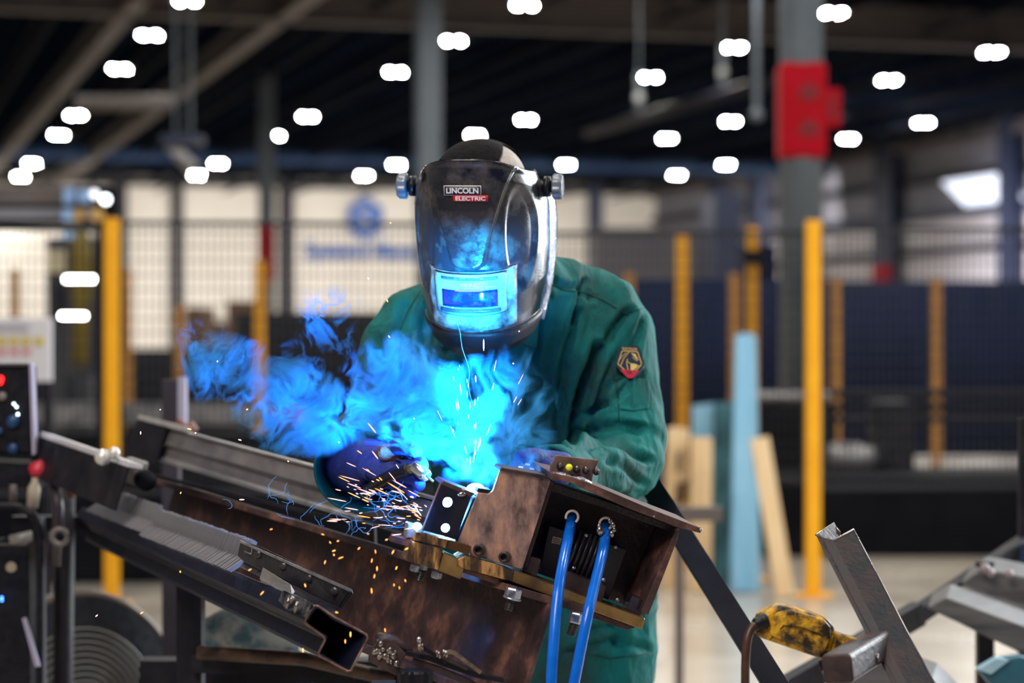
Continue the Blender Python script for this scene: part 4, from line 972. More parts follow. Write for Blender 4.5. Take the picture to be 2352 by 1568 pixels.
def seam(pts, r=.0011, mat=None, name='seam'):
    out = []
    for (x0, y0), (x1, y1) in zip(pts[:-1], pts[1:]):
        for k_ in range(6): out.append(onto(lerp(x0, x1, k_/6), lerp(y0, y1, k_/6), .0006))
    return MB().tube(out+[onto(*pts[-1], .0006)], r, 6).build(name, mat or mk('dark_green_seam', (.004, .045, .040), None, rough=.8), jacket, smooth=True)
seam([(1268, 655), (1300, 668), (1345, 672), (1385, 690), (1445, 725)]); seam([(1478, 708), (1440, 718), (1405, 748), (1378, 800), (1352, 870), (1335, 930)])
seam([(1107, 806), (1108, 860), (1109, 930), (1112, 990)]); seam([(965, 668), (935, 720), (905, 790), (885, 860)])
seam([(1410, 872), (1440, 868), (1470, 870), (1488, 874)]); seam([(1414, 872), (1420, 920), (1422, 965)]); seam([(1300, 1490), (1400, 1512), (1500, 1500)])
# pocket flap on the sleeve
fpv = [onto(x, y, .0035) for x, y in ((1418, 872), (1452, 868), (1486, 873), (1490, 905), (1488, 940), (1454, 945), (1424, 940), (1421, 905))]
MB().prism(fpv, Vector((0, .004, 0))).build('sleeve_pocket', green, jacket, bevel=.0015)
# collar wings standing off the chest
for nm, pts in (('collar', [(1268, 640), (1256, 700), (1246, 760), (1241, 802), (1205, 790), (1180, 775), (1200, 700), (1225, 640)]), ('collar', [(985, 690), (998, 740), (1010, 797), (1040, 790), (1075, 778), (1040, 720), (1010, 680)])):
    v_ = [onto(x, y, .010) for x, y in pts]; MB().prism(v_, Vector((0, .006, 0))).build(nm, green, jacket, bevel=.002)
    MB().tube([q - Vector((0, .001, 0)) for q in v_[2:6]], .0011, 6).build('collar_seam', mk('dark_green_seam', (.004, .045, .040), None, rough=.8), jacket, smooth=True)
# sleeve patch
navy_p = mk('patch_navy', (.006, .012, .040), None, rough=.8); gold_p = mk('patch_gold', (.66, .48, .14), None, rough=.8); redp = mk('patch_red', (.50, .008, .04), None, rough=.8)
def decal(name, polys, off, mat, parent, conv=onto):
    m = MB()
    for pl in polys: m.add([conv(x, y, off) for x, y in pl], [tuple(range(len(pl)))])
    return m.build(name, mat, parent)
def strip(pts, wd_):
    out = []
    for (x0, y0), (x1, y1) in zip(pts[:-1], pts[1:]):
        L = math.hypot(x1-x0, y1-y0); nx, ny = -(y1-y0)/L*wd_/2, (x1-x0)/L*wd_/2
        ex, ey = (x1-x0)/L*wd_*.3, (y1-y0)/L*wd_*.3
        out.append([(x0+nx-ex, y0+ny-ey), (x1+nx+ex, y1+ny+ey), (x1-nx+ex, y1-ny+ey), (x0-nx-ex, y0-ny-ey)])
    return out
def pz(x, y): return (1380+x/11.2, 760+y/11.2)              # reading frame of the patch
base = [pz(*q) for q in ((545, 360), (970, 378), (1010, 470), (1108, 850), (1085, 920), (830, 1195), (790, 1210), (690, 1205), (380, 900), (368, 850), (470, 480))]
pcen = onto(1446, 830, 0); pn = []
bs = [onto(x, y, .0025) for x, y in base]
pc = sum(bs, Vector())/len(bs); a_ = bs[2]-bs[9]; b_ = bs[1]-bs[6]; pnorm = a_.cross(b_).normalized()
if pnorm.y > 0: pnorm = -pnorm
def onpatch(x, y, off=0):
    ray = P(x, y, 1.0)-camp; q = pc+pnorm*(.008+off)
    return camp+ray*((q-camp).dot(pnorm)/ray.dot(pnorm))
patch = MB().prism([onpatch(x, y) for x, y in base], -pnorm*.012).build('sleeve_patch', navy_p, jacket)
decal('patch_red_tip', [[pz(*q) for q in ((490, 988), (990, 1015), (830, 1195), (790, 1210), (690, 1205))]], .0006, redp, patch, onpatch)
decal('patch_frame', strip([pz(*q) for q in ((600, 990), (445, 850), (450, 800), (545, 520), (570, 508), (930, 528), (955, 560), (1045, 830), (1030, 880), (905, 1005))], 1.9), .0006, gold_p, patch, onpatch)
decal('patch_horse', strip([pz(*q) for q in ((515, 880), (590, 700), (740, 520))], 1.6)+strip([pz(*q) for q in ((480, 740), (550, 650), (650, 560))], 1.2)+strip([pz(*q) for q in ((685, 720), (665, 830), (700, 990))], 1.7)
      + strip([pz(*q) for q in ((690, 790), (770, 840), (890, 850), (985, 905))], 1.3)+[[pz(*q) for q in ((765, 845), (890, 855), (960, 905), (870, 985), (850, 1005), (765, 1000))], [pz(*q) for q in ((770, 560), (890, 590), (975, 760), (940, 740), (880, 680))]]
      + strip([pz(*q) for q in ((815, 670), (870, 720), (935, 775))], 1.2), .0007, gold_p, patch, onpatch)
def patch_text(txt, cx, cy, wpx, hpx, mat, nm):
    v_, f_ = text_verts(txt, 1, .02); xs = [a[0] for a in v_]; ys = [a[1] for a in v_]
    w0, h0 = max(xs)-min(xs), max(ys)-min(ys)
    MB().add([onpatch(cx+(a[0]-(max(xs)+min(xs))/2)/w0*wpx, cy-(a[1]-(max(ys)+min(ys))/2)/h0*hpx+(a[0]/w0)*2.0, .0009) for a in v_], f_).build(nm, mat, patch)
patch_text('BLACK STALLION', *pz(742, 455), 34, 5.4, gold_p, 'patch_lettering'); patch_text('FR', *pz(745, 1070), 13, 7.5, navy_p, 'patch_letters')

# --- black cap and pale head sock
capm = mk('black_knit_cap', (.003, .003, .004), (.010, .009, .011), 60, .85, None, 0, .6, 160, spec=.15)
cc = P(1104, 412, 3.93)
def dome(rx, ry, rz, ends, n=18, dz=0, wob=.0):
    rows = []
    for i in range(n+1):
        row = []
        for k_ in range(56):
            a = 2*math.pi*k_/56; th = (i/n)*ends(a)
            row.append(cc+Vector((math.cos(a)*math.sin(th)*rx*(1+wob*math.sin(a*7+th*3)), math.sin(a)*math.sin(th)*ry, dz+math.cos(th)*rz+wob*.3*rz*math.sin(a*5+2)*math.sin(th))))
        rows.append(row)
    return rows
MB().loft(dome(.0775, .100, .066, lambda a: math.radians(128)), cap=False).build('head_sock', mk('pale_head_sock', (.36, .31, .28), (.50, .44, .40), 40, .8, None, 0, .5, 120), person, smooth=True)
MB().loft(dome(.0800, .103, .0695, lambda a: math.radians(118-84*max(0, math.cos(a+.5))**2.5-56*max(0, -math.cos(a-.3))**5), wob=.010), cap=False).build('cap', capm, person, smooth=True)
# --- helmet
HC = P(1104, 566, 3.84)
hf = Vector((-.150, -.915, -.37)).normalized(); hu = Vector((-.045, -.37, .93)); hu = (hu-hf*hu.dot(hf)).normalized(); hx = hf.cross(hu).normalized()
if hx.x < 0: hx = -hx
def interp(z, tab):
    if z >= tab[0][0]: return tab[0][1:]
    for (a, *av), (b, *bv) in zip(tab[:-1], tab[1:]):
        if z >= b:
            t_ = (z-b)/(a-b); t_ = t_*t_*(3-2*t_) if False else t_
            return [y+(x-y)*t_ for x, y in zip(av, bv)]
    return tab[-1][1:]
#      z      hw     Fback   Fcentre  boxiness
PROF = [(.182, .092, -.018, .088, .60), (.166, .100, -.020, .092, .60), (.150, .108, -.030, .098, .60), (.10, .1125, -.036, .108, .58), (.05, .1130, -.036, .115, .58), (0, .1120, -.034, .121, .58), (-.05, .1080, -.026, .125, .60),
        (-.09, .1010, -.012, .121, .62), (-.12, .0945, .002, .112, .66), (-.14, .0850, .014, .102, .70), (-.156, .0690, .028, .090, .76), (-.168, .044, .044, .076, .85), (-.176, .010, .058, .066, 1)]
def sstep(a, b, x):
    t_ = min(1, max(0, (x-a)/(b-a))); return t_*t_*(3-2*t_)
def vpanel(x, z):
    """1 inside the raised wedge on the forehead"""
    if z > .022: hwv = .0285+.040*max(0, (z-.022)/.144)**1.1; dd_ = hwv-abs(x)
    else: dd_ = .0285-math.hypot(x, (z-.022)*1.6)
    return sstep(-.0035, .0035, dd_)
def lens_zone(x, z): return sstep(-.003, .004, .0735+.12*(z+.05)-abs(x))*sstep(-.003, .004, .000-z)*sstep(-.003, .004, z+.104-.014*(abs(x)/.06)**2)
def shell(x, z, off=0.0, side=None):
    hw, Fb, Fc, q = interp(z, PROF)
    s_ = max(-1, min(1, x/hw)) if side is None else side
    F = Fb+(Fc-Fb)*max(0, 1-abs(s_)**2.6)**q
    x_ = s_*hw
    e = .0075*vpanel(x_, z)-.0030*lens_zone(x_, z)
    # oval cheek recess and edge ridge
    rx, rz = (abs(x_)-.080)/.020, (z-.050)/.088
    e -= .0065*sstep(1.15, .85, math.hypot(rx, rz))
    e += .0050*sstep(-.106, -.114, z)
    e += .0025*sstep(.168, .178, z)
    z = z-.052*abs(s_)**3*sstep(.03, .166, z)
    d2 = Vector((x_*.55, max(F, .0)+.02, 0)).normalized()
    return Vector((x_, F, z))+d2*(e+off)
def HW(p): return HC+hx*p.x+hf*p.y+hu*p.z
NU, NZ = 150, 170
vs, fs = [], []
for j in range(NZ+1):
    z = .182-(.358)*j/NZ
    for i in range(NU+1):
        s_ = math.sin(math.pi/2*(-1+2*i/NU))
        s_ = lerp(s_, -1+2*i/NU, .55)
        vs.append(HW(shell(0, z, 0, s_)))
for j in range(NZ):
    for i in range(NU):
        a = j*(NU+1)+i; fs.append((a, a+1, a+NU+2, a+NU+1))
shell_m = mk('sooty_black_helmet', (.010, .012, .018), (.095, .085, .082), 20, .15, .48, 0, .07, 420, ramp=(.47, .74), detail=10, coat=.25)
_nt = shell_m.node_tree; _b = _nt.nodes['Principled BSDF']
jc = int((.182+.110)/.358*NZ); fsl = [f_ for f_ in fs if f_[0] >= jc*(NU+1)]; fs = [f_ for f_ in fs if f_[0] < jc*(NU+1)]
hs = MB().add(vs, fs).build('welding_helmet', shell_m, person, smooth=True, solid=.003)
MB().add(vs, fsl).build('chin_guard', mk('matt_chin_guard', (.006, .006, .010), (.016, .015, .022), 20, .38, .5, 0, .2, 180, spec=.35), hs, smooth=True, solid=.003)
for o_ in (hs, hs.children[0]):
    bm = bmesh.new(); bm.from_mesh(o_.data); bmesh.ops.delete(bm, geom=[v_ for v_ in bm.verts if not v_.link_faces], context='VERTS'); bm.to_mesh(o_.data); bm.free()
# side wings behind the shell: the band that wraps back over the ears
for sx in (-1, 1):
    rows = []
    for j in range(22):
        z = .150-.270*j/21; hw, Fb, Fc, q = interp(z, PROF); bk = .050*max(0, math.sin(math.pi*min(1, max(0, (z+.130)/.290))))**.7
        zw = z-.055*sstep(.03, .166, z)
        rows.append([HW(Vector((sx*(hw-.003+.007*k_/6), Fb+.006-bk*k_/6, zw-.01*k_/6))) for k_ in range(7)])
    MB().loft(rows, False, False).build('side_wing', mk('scuffed_helmet_side', (.05, .05, .065), (.32, .30, .36), 26, .16, .34, .1, .1, 150, ramp=(.40, .62), coat=.3), hs, smooth=True, solid=.003)
    # ear knobs
    zc, Fc_ = .098, -.022; base_ = HW(Vector((sx*.108, Fc_, zc))); ax_ = hx*sx
    MB().lathe(base_, ax_, [(0, 0), (0, .017), (.010, .017), (.010, .010), (.016, .010), (.016, 0)], 24).build('knob_hub', blackp, hs, smooth=True)
    nk = 9; rg = []
    for h_, r_ in ((.014, .0175), (.016, .0205), (.028, .0200), (.031, .0170), (.031, .002)):
        rg.append([base_+ax_*h_+(hf*math.cos(a)+hu*math.sin(a))*(r_*(1+.07*math.cos(a*nk) if r_ > .01 else 1)) for a in [2*math.pi*k_/72 for k_ in range(72)]])
    MB().loft(rg).build('side_knob', mk('grey_blue_knob', (.16, .20, .25), None, rough=.25, coat=.3), hs, smooth=True, bevel=.0006)
# thin rim lines around the wedge and the lens zone
def on_shell(x, z, off=.0): return HW(shell(x, z, off))
wedge = [(.0285+.040*max(0, (z-.022)/.144)**1.1, z) for z in [.176-.154*i/24 for i in range(25)]]
low = [(.0285*math.cos(a), .022-.0285/1.6*math.sin(a)) for a in [math.pi*i/16 for i in range(17)]]
ln = wedge+low[1:]+[(-x, z) for x, z in reversed(wedge)][1:]
MB().tube([on_shell(x, z, -.001) for x, z in ln], .0011, 6).build('wedge_crease', blackp, hs, smooth=True)
# lens cartridge
def spatch(name, x0, x1, z0, z1, off, mat, parent, nx=16, nz=6, r=0, th=.0015, bow=0, tap=0):
    v_, f_ = [], []
    for j in range(nz+1):
        for i in range(nx+1):
            x = lerp(x0, x1, i/nx); zz = lerp(z0, z1, j/nz)-(bow*(1-(2*i/nx-1)**2) if j == 0 else 0)
            x *= 1+tap*(zz-z0)/(z1-z0)
            v_.append(on_shell(x, zz, off))
            if i and j: a = j*(nx+1)+i; f_.append((a-nx-2, a-nx-1, a, a-1))
    return MB().add(v_, f_).build(name, mat, parent, smooth=True, solid=th)
frame_m = mk('lens_frame', (.20, .22, .25), (.34, .36, .38), 40, .30, .45, 0, .2, 150)
spatch('visor_face', -.069, .069, -.100, -.002, .0012, mk('dusty_arc_lit_visor', (.03, .032, .036), (.36, .35, .34), 26, .32, .55, 0, .2, 160, ramp=(.36, .58), detail=10, c3=(.17, .165, .16)), hs, bow=.004, tap=.10, nx=30, nz=14, th=.0006)  # dust pattern, with arc light painted in as a lighter tone
lf = spatch('lens_cartridge', -.057, .057, -.071, -.005, .0045, frame_m, hs, bow=.004, tap=.04)
spatch('lens', -.045, .045, -.060, -.0310, .0062, mk('dark_lens_glass', (.008, .012, .10), (.03, .06, .26), 60, .06, .14, 0, 0, ramp=(.5, .75), coat=.6), lf, th=.001)
spatch('solar_strip', -.046, .046, -.0145, -.0090, .0058, mk('solar_cell', (.03, .04, .06), (.10, .12, .15), 90, .15), lf, nz=2, th=.0008)
spatch('lower_ledge', -.048, .048, -.0690, -.0635, .0070, mk('ledge_blue', (.03, .05, .14), (.06, .09, .2), 60, .2), lf, nz=2, th=.0025)
MB().tube([on_shell(lerp(-.058, .058, i/20), -.072-.004*(1-(2*i/20-1)**2), .004) for i in range(21)], .0011, 6).build('cartridge_shadow_gap', blackp, lf, smooth=True)
MB().tube([on_shell(*q, .003) for q in [(-.058+.0058*i, -.004) for i in range(21)]], .0010, 6).build('cartridge_top_gap', blackp, lf, smooth=True)
for x in (-.024, .022):
    spatch('latch', x-.0055, x+.0055, -.0675, -.0650, .0078, mk('latch_grey', (.5, .52, .55), None, rough=.4), lf, nx=2, nz=1, th=.0008)
whitep = mk('white_print', (.80, .82, .84), None, rough=.5); redl = mk('label_red', (.60, .008, .012), None, rough=.4)
def helm_text(txt, cx, cz, wd_, ht, mat, nm, parent, off, italic=0):
    v_, f_ = text_verts(txt, 1, .028); xs = [a[0] for a in v_]; ys = [a[1] for a in v_]
    w0, h0 = max(xs)-min(xs), max(ys)-min(ys); mx_, my_ = (max(xs)+min(xs))/2, (max(ys)+min(ys))/2
    MB().add([on_shell(cx+(a[0]-mx_)/w0*wd_+italic*(a[1]-my_)/h0*ht, cz+(a[1]-my_)/h0*ht, off) for a in v_], f_).build(nm, mat, parent)
helm_text('VIKING', .001, -.0220, .031, .0066, whitep, 'lens_lettering', lf, .0072, .15)
spatch('white_underline', -.012, .018, -.0278, -.0268, .0066, whitep, lf, nz=1, th=.0004)
spatch('white_underline', .026, .042, -.0262, -.0252, .0066, whitep, lf, nz=1, th=.0004)
helm_text('3350', .033, -.0535, .016, .0022, whitep, 'small_lettering', lf, .0060, .15) if False else None
lb = hs
def hrect(nm, x0, x1, z0, z1, off, mat, parent=None): return spatch(nm, x0, x1, z0, z1, off, mat, parent or hs, nx=10, nz=2, th=.0004)
hrect('brand_plate', -.0335, .0245, .1265, .1420, .0030, whitep); bp_ = hs.children[-1]
hrect('brand_plate_field', -.0325, .0235, .1273, .1412, .0036, mk('label_black', (.015, .015, .018), None, rough=.4), bp_)
hrect('brand_red', -.0190, .0345, .1170, .1268, .0034, redl, bp_)
helm_text('LINCOLN', -.0045, .1343, .050, .0090, whitep, 'brand_lettering', bp_, .0044)
helm_text('ELECTRIC', .0080, .1220, .046, .0066, whitep, 'brand_small_lettering', bp_, .0046)

# --- gloves
glove_m = mk('blue_welding_glove', (.012, .030, .20), (.03, .06, .32), 20, .75, None, 0, .5, 160)
gl_or = mk('worn_orange_leather', (.035, .014, .010), (.14, .045, .018), 40, .6, None, 0, .5, 160, ramp=(.4, .6))
def glove(nm, wrist, palm, knuckles, fingers, thumb, rad=.0125):
    """palm body, four separate fingers and the thumb grown as one skinned glove"""
    Jn = [(wrist, (.040, .034)), (wrist.lerp(palm, .55), (.038, .030)), (palm, (.038, .022))]; En = [(0, 1), (1, 2)]
    for kn, fg in zip(knuckles, fingers):
        prev = 2
        for i, q in enumerate([kn]+fg):
            Jn.append((q, rad*(1.08 if i == 0 else 1-.08*i))); En.append((prev, len(Jn)-1)); prev = len(Jn)-1
    prev = 1
    for i, q in enumerate(thumb): Jn.append((q, rad*(1.3-.13*i))); En.append((prev, len(Jn)-1)); prev = len(Jn)-1
    return skin_body(nm, Jn, En, glove_m, person, 2)
def PP(l): return [P(*q) for q in l]
g1 = glove('glove', P(838, 1058, 3.640), P(900, 1078, 3.540), PP([(928, 1050, 3.530), (934, 1070, 3.505), (932, 1091, 3.500), (922, 1112, 3.510)]),
      [PP([(955, 1052, 3.500), (972, 1066, 3.470), (970, 1082, 3.460)]), PP([(960, 1076, 3.470), (976, 1092, 3.450), (968, 1104, 3.455)]), PP([(956, 1100, 3.470), (968, 1114, 3.460), (956, 1124, 3.470)]), PP([(942, 1122, 3.490), (950, 1134, 3.485), (938, 1140, 3.490)])],
      PP([(892, 1040, 3.540), (920, 1024, 3.505), (948, 1030, 3.485), (968, 1044, 3.475)]))
MB().ball(P(900, 1040, 3.512), .021, 16, (1.15, .35, .75)).build('knuckle_patch', gl_or, g1, smooth=True)
# gauntlet of that glove, flaring inside the sleeve cuff
MB().loft(arm_rings([(P(800, 1062, 3.800), .052, .052), (P(822, 1066, 3.740), .050, .050), (P(850, 1068, 3.680), .044, .042), (P(880, 1072, 3.630), .040, .034)])).build('gauntlet', glove_m, g1, smooth=True)
cf = arm_rings([(P(846, 1052, 3.800), .066, .066), (P(832, 1066, 3.740), .070, .068), (P(820, 1078, 3.690), .071, .070)])
cfo = MB().loft(cf, cap=False).build('sleeve_cuff', green, jacket, smooth=True, solid=.004)
g2 = glove('glove', P(1290, 1086, 3.660), P(1238, 1078, 3.595), PP([(1216, 1060, 3.580), (1210, 1068, 3.565), (1208, 1078, 3.555), (1212, 1090, 3.550)]),
      [PP([(1192, 1066, 3.550), (1176, 1080, 3.530), (1172, 1094, 3.520)]), PP([(1188, 1074, 3.530), (1172, 1090, 3.510), (1170, 1104, 3.505)]), PP([(1188, 1086, 3.520), (1174, 1102, 3.500), (1176, 1116, 3.495)]), PP([(1194, 1100, 3.520), (1182, 1114, 3.505), (1184, 1126, 3.500)])],
      PP([(1246, 1054, 3.590), (1222, 1046, 3.560), (1200, 1050, 3.540), (1184, 1058, 3.530)]))
gp = []
for x, y in ((1196, 1072), (1212, 1066), (1228, 1068), (1204, 1079), (1222, 1076), (1240, 1074)):
    gp.append([(x-5, y-2.5), (x+6, y-1), (x+5, y+3), (x-6, y+1.5)])
bpy.context.view_layer.update()
gb = BVHTree.FromObject(g2, bpy.context.evaluated_depsgraph_get()) if False else BVHTree.FromPolygons([g2.matrix_world @ v_.co if False else v_.co.copy() for v_ in g2.data.vertices], [tuple(p_.vertices) for p_ in g2.data.polygons])
def ontog(x, y, off=.001):
    o_ = P(x, y, 3.2); dr = (o_-camp).normalized(); h, n_, _, _ = gb.ray_cast(o_, dr)
    return (h if h is not None else P(x, y, 3.64))-dr*off
gp = [q for q in gp if all(gb.ray_cast(P(x, y, 3.2), (P(x, y, 3.2)-camp).normalized())[0] is not None for x, y in q)]
if gp: decal('glove_print', gp, .002, whitep, g2, ontog)

# --- MIG torch held in the glove
t = thing('welding_torch', P(940, 1085, 3.460), 'welding torch with a shiny nozzle held in the blue glove, pointing at the bracket', 'welding torch')
MB().tube(curve_pts(PP([(842, 1130, 3.570), (880, 1104, 3.510), (915, 1084, 3.470), (940, 1078, 3.450)])), .0105, 16).build('handle', blackp, t, smooth=True)
MB().tube(PP([(930, 1080, 3.455), (948, 1076, 3.445), (958, 1076, 3.442)]), .0075, 14).build('neck', brassp_m, t, smooth=True)
nz_a = P(950, 1068, 3.442); nz_b = P(986, 1098, 3.428)
MB().lathe(nz_a, nz_b-nz_a, [(0, 0), (0, .0085), (.003, .0102), (.022, .0104), (.030, .0085), (.030, .0065), (.020, .0060), (.020, 0)], 28).build('nozzle', mk('chrome_nozzle', (.55, .58, .62), (.75, .78, .8), 80, .12, .25, .95), t, smooth=True)
MB().tube([nz_a.lerp(nz_b, .6), nz_a.lerp(nz_b, 1.25)], .0022, 8).build('contact_tip', brassp_m, t, smooth=True)
MB().tube(curve_pts(PP([(846, 1128, 3.57), (838, 1112, 3.76), (842, 1110, 4.02), (850, 1180, 4.30)])+[Vector((-.27, 4.62, .3)), Vector((-.32, 4.8, .02))]), .011, 12).build('cable', blackp, t, smooth=True)
MB().loft(arm_rings([(P(1300, 1096, 3.79), .058, .055), (P(1262, 1092, 3.735), .055, .051), (P(1252, 1091, 3.72), .053, .049)]), cap=False).build('sleeve_cuff', green, jacket, smooth=True, solid=.004)

# ================================================================== LEANING BARS, PENDANT AND RACK
t = thing('leaning_bar', fl(1800, 3.7), 'dark square steel bar leaning down beside the green jacket', 'steel bar')
section('tube', P(1790, 1600, 3.72)+(P(1790, 1600, 3.72)-P(1545, 1215, 4.05))*1.9, P(1500, 1125, 4.12), [(-.019, -.019), (.019, -.019), (.019, .019), (-.019, .019)], mk('blue_black_bar', (.004, .006, .013), (.014, .014, .022), 10, .6, spec=.15), t, Vector((1, 0, .5)))
# split post: C shaped section with its open end on top
cs = [(1929, 1221), (1914, 1202), (1874, 1228), (1914, 1241), (1961, 1215)]
Yp = [3.44, 3.46, 3.40, 3.385, 3.41]
tops = [P(x, y, Y_) for (x, y), Y_ in zip(cs, Yp)]
ax_d = (P(2082, 1568, 3.20)-P(1914, 1241, 3.385)); ax_d = ax_d.normalized()
L_ = (tops[3].z)/(-ax_d.z)
t = thing('split_post', tops[3]+ax_d*L_, 'dark rusty folded steel post with an open cut top, leaning behind the yellow pendant', 'post')
vs = [p_ for p_ in tops]+[p_+ax_d*L_ for p_ in tops]
MB().add(vs, [(i, i+1, i+6, i+5) for i in range(4)]).build('folded_body', mk('blue_brown_scale', (.004, .005, .012), (.045, .024, .020), 24, .5, .6, .1, .4, 120, ramp=(.42, .72)), t, solid=.0035)
MB().tube(tops, .0016, 6).build('cut_rim', mk('raw_cut_rim', (.30, .28, .27), (.55, .52, .48), 70, .3, metal=.6), t, smooth=True)
MB().tube([tops[4]+ax_d*.001, tops[4]+ax_d*.30], .0010, 6).build('shiny_edge', bare_m, t, smooth=True)
a_ = P(1923, 1536, 3.10); b_ = P(2044, 1462, 3.34)
section('bracket_arm', a_, b_, [(-.021, -.016), (-.017, -.020), (.017, -.020), (.021, -.016), (.021, .016), (.017, .020), (-.017, .020), (-.021, .016)], scale_m, t, Vector((-.15, -.1, 1)), bevel=.003)
MB().tube([P(2028, 1448, 3.29), P(2040, 1458, 3.28), P(2046, 1475, 3.27)], [.003, .0042, .003], 10).build('weld_bead', mk('dark_bead', (.05, .045, .055), (.12, .10, .11), 90, .3, metal=.5), t, smooth=True)
for x, y, l, m_ in ((1896, 1535, 'black', blackp), (2002, 1520, 'brown', dyel_m)):
    MB().tube([P(x, y-18, 3.2), P(x+2, y+2, 3.2)], [.010, .009], 14).build('hook_peg', m_, t, smooth=True)
# yellow pendant housing resting on the arm
pend = thing('pendant_control', P(1860, 1500, 3.24), 'dirty yellow cast pendant control with a brown cable, resting on the leaning post', 'pendant control')
def slab(name, pts, Y, th, mat, par, bevel=.004):
    return MB().prism([P(x, y, Y) for x, y in pts], (0, th, 0)).build(name, mat, par, bevel=bevel)
slab('housing', [(1742, 1414), (1788, 1389), (1816, 1393), (1899, 1418), (1917, 1438), (1919, 1456), (1903, 1513), (1882, 1512), (1736, 1461)], 3.205, .045, dyel_m, pend, .006)
slab('cover', [(1779, 1408), (1812, 1399), (1893, 1422), (1909, 1440), (1909, 1462), (1893, 1500), (1870, 1500), (1768, 1458)], 3.196, .012, dyel_m, pend, .004)
slab('clip_foot', [(1915, 1450), (1974, 1469), (1956, 1496), (1926, 1502), (1905, 1512)], 3.21, .025, dyel_m, pend, .003)
gl = MB(); gl.lathe(P(1762, 1424, 3.205), P(1728, 1436, 3.20)-P(1762, 1424, 3.205), [(0, 0), (0, .0095), (.004, .011), (.007, .009), (.010, .0105), (.013, .0085), (.017, .0095), (.021, .0065), (.021, 0)], 20).build('cable_gland', blackp, pend, smooth=True)
MB().tube(curve_pts(PP([(1738, 1432, 3.20), (1722, 1450, 3.195), (1714, 1490, 3.19), (1712, 1570, 3.19), (1716, 1700, 3.2)])), .0062, 14).build('cable', mk('brown_rubber', (.035, .015, .010), (.085, .038, .022), 30, .4), pend, smooth=True)
MB().tube([P(1768, 1470, 3.204), P(1800, 1436, 3.194), P(1842, 1441, 3.193), P(1888, 1458, 3.194)], .0008, 6).build('cover_gap', blackc_m, pend)

# rack with grey steel sections at the far right
t = thing('slanted_rack', fl(2200, 5.0), 'dark slanted rack frame carrying grey steel sections, at the right edge', 'rack')
def barp(name, a, b, w_, h_, mat, par, up=Vector((0, 0, 1))):
    return section(name, a, b, [(-w_/2, -h_/2), (w_/2, -h_/2), (w_/2, h_/2), (-w_/2, h_/2)], mat, par, up)
barp('front_rail', P(1760, 1610, 4.55), P(2110, 1408, 4.95), .03, .05, dark_m, t)
barp('front_rail', P(2095, 1420, 4.93), P(2420, 1200, 5.4), .03, .034, dark_m, t)
barp('post', P(2262, 1290, 5.1), Vector((P(2262, 784, 5.1).x, 5.1, 0)), .035, .035, dark_m, t, Vector((0, 1, 0)))
barp('post', P(2350, 960, 5.3), Vector((P(2350, 784, 5.3).x, 5.3, 0)), .02, .02, dark_m, t, Vector((0, 1, 0)))
slab('end_panel', [(2290, 1296), (2352, 1250), (2400, 1240), (2400, 1330), (2320, 1330)], 5.25, .01, navyt, t, 0)
gs = mk('greige_section', (.05, .05, .055), (.15, .145, .145), 9, .5, .6, .1, .1, 40, stretch=(.3, .3, 3))
for pts, Y, lab in (([(2238, 1318), (2254, 1305), (2480, 1352), (2480, 1430), (2205, 1340)], 5.05, 'grey steel section on top of the slanted rack'),
                    ([(2128, 1396), (2172, 1372), (2480, 1486), (2480, 1566)], 4.85, 'grey steel section in the middle of the slanted rack'),
                    ([(2190, 1366), (2215, 1358), (2480, 1440), (2480, 1462)], 5.0, 'narrow pale section squeezed between two grey sections on the slanted rack'),
                    ([(1885, 1546), (1960, 1500), (2140, 1560), (2200, 1620), (2040, 1640)], 4.6, 'pale steel section low behind the leaning post')):
    o = MB().prism([P(x, y, Y) for x, y in pts], (.03, .10, .02)).build('steel_section', gs, bevel=.004); tag(o, lab, 'steel section')
slab_o = MB().prism([P(x, y, 4.7) for x, y in ((2248, 1540), (2290, 1516), (2345, 1508), (2480, 1540), (2480, 1640), (2300, 1600))], (0, .05, .0)).build('teal_crate', mk('teal_plastic', (.010, .075, .12), (.02, .12, .18), 5, .5), bevel=.004); tag(slab_o, 'dark teal crate with a light blue rim in the lower corner under the rack', 'crate')
MB().prism([P(x, y, 4.69) for x, y in ((2246, 1538), (2290, 1512), (2318, 1516), (2276, 1548))], (0, .03, 0)).build('blue_rim', mk('pale_blue_rim', (.25, .45, .58), (.35, .55, .66), 20, .5), slab_o)
for x, y, r_ in ((2262, 1306, .012), (2275, 1316, .010), (2318, 1318, .010)):
    MB().ball(P(x, y, 5.02), r_, 10).build('fitting', mk('pinkish_fitting', (.32, .26, .27), None, rough=.4), t, smooth=True)

# timber leaning at the fence
def board(pts, Y, th, mat, lab, name='timber_board', lean=0):
    a = [P(x, y, Y) for x, y in pts]
    o = MB().prism(a, (0, th, 0)).build(name, mat, bevel=.003); return tag(o, lab, 'board')
for p_ in (): pass
def gnd(Y): return 784+CAMZ*FPX/Y
board([(1533, 985), (1547, 980), (1585, 986), (1566, 1356), (1520, gnd(12.1))], 12.1, .05, wood_m, 'pale timber board with dark marks standing closest to the green jacket')
for pts in ([(1552, 1110), (1580, 1105), (1578, 1150), (1548, 1165)], [(1549, 1185), (1566, 1180), (1560, 1240), (1546, 1235)], [(1555, 1040), (1566, 1036), (1562, 1085), (1552, 1080)]):
    MB().prism([P(x, y, 12.09) for x, y in pts], (0, .008, 0)).build('dark_mark', mk('dark_wood_mark', (.14, .09, .05), None, rough=.8), bpy.data.objects['timber_board'])
o = board([(1588, 1004), (1636, 1006), (1634, gnd(12.0)), (1586, gnd(12.0))], 11.98, .06, wood_m, 'upright pale timber board with a light blue board right behind its top')
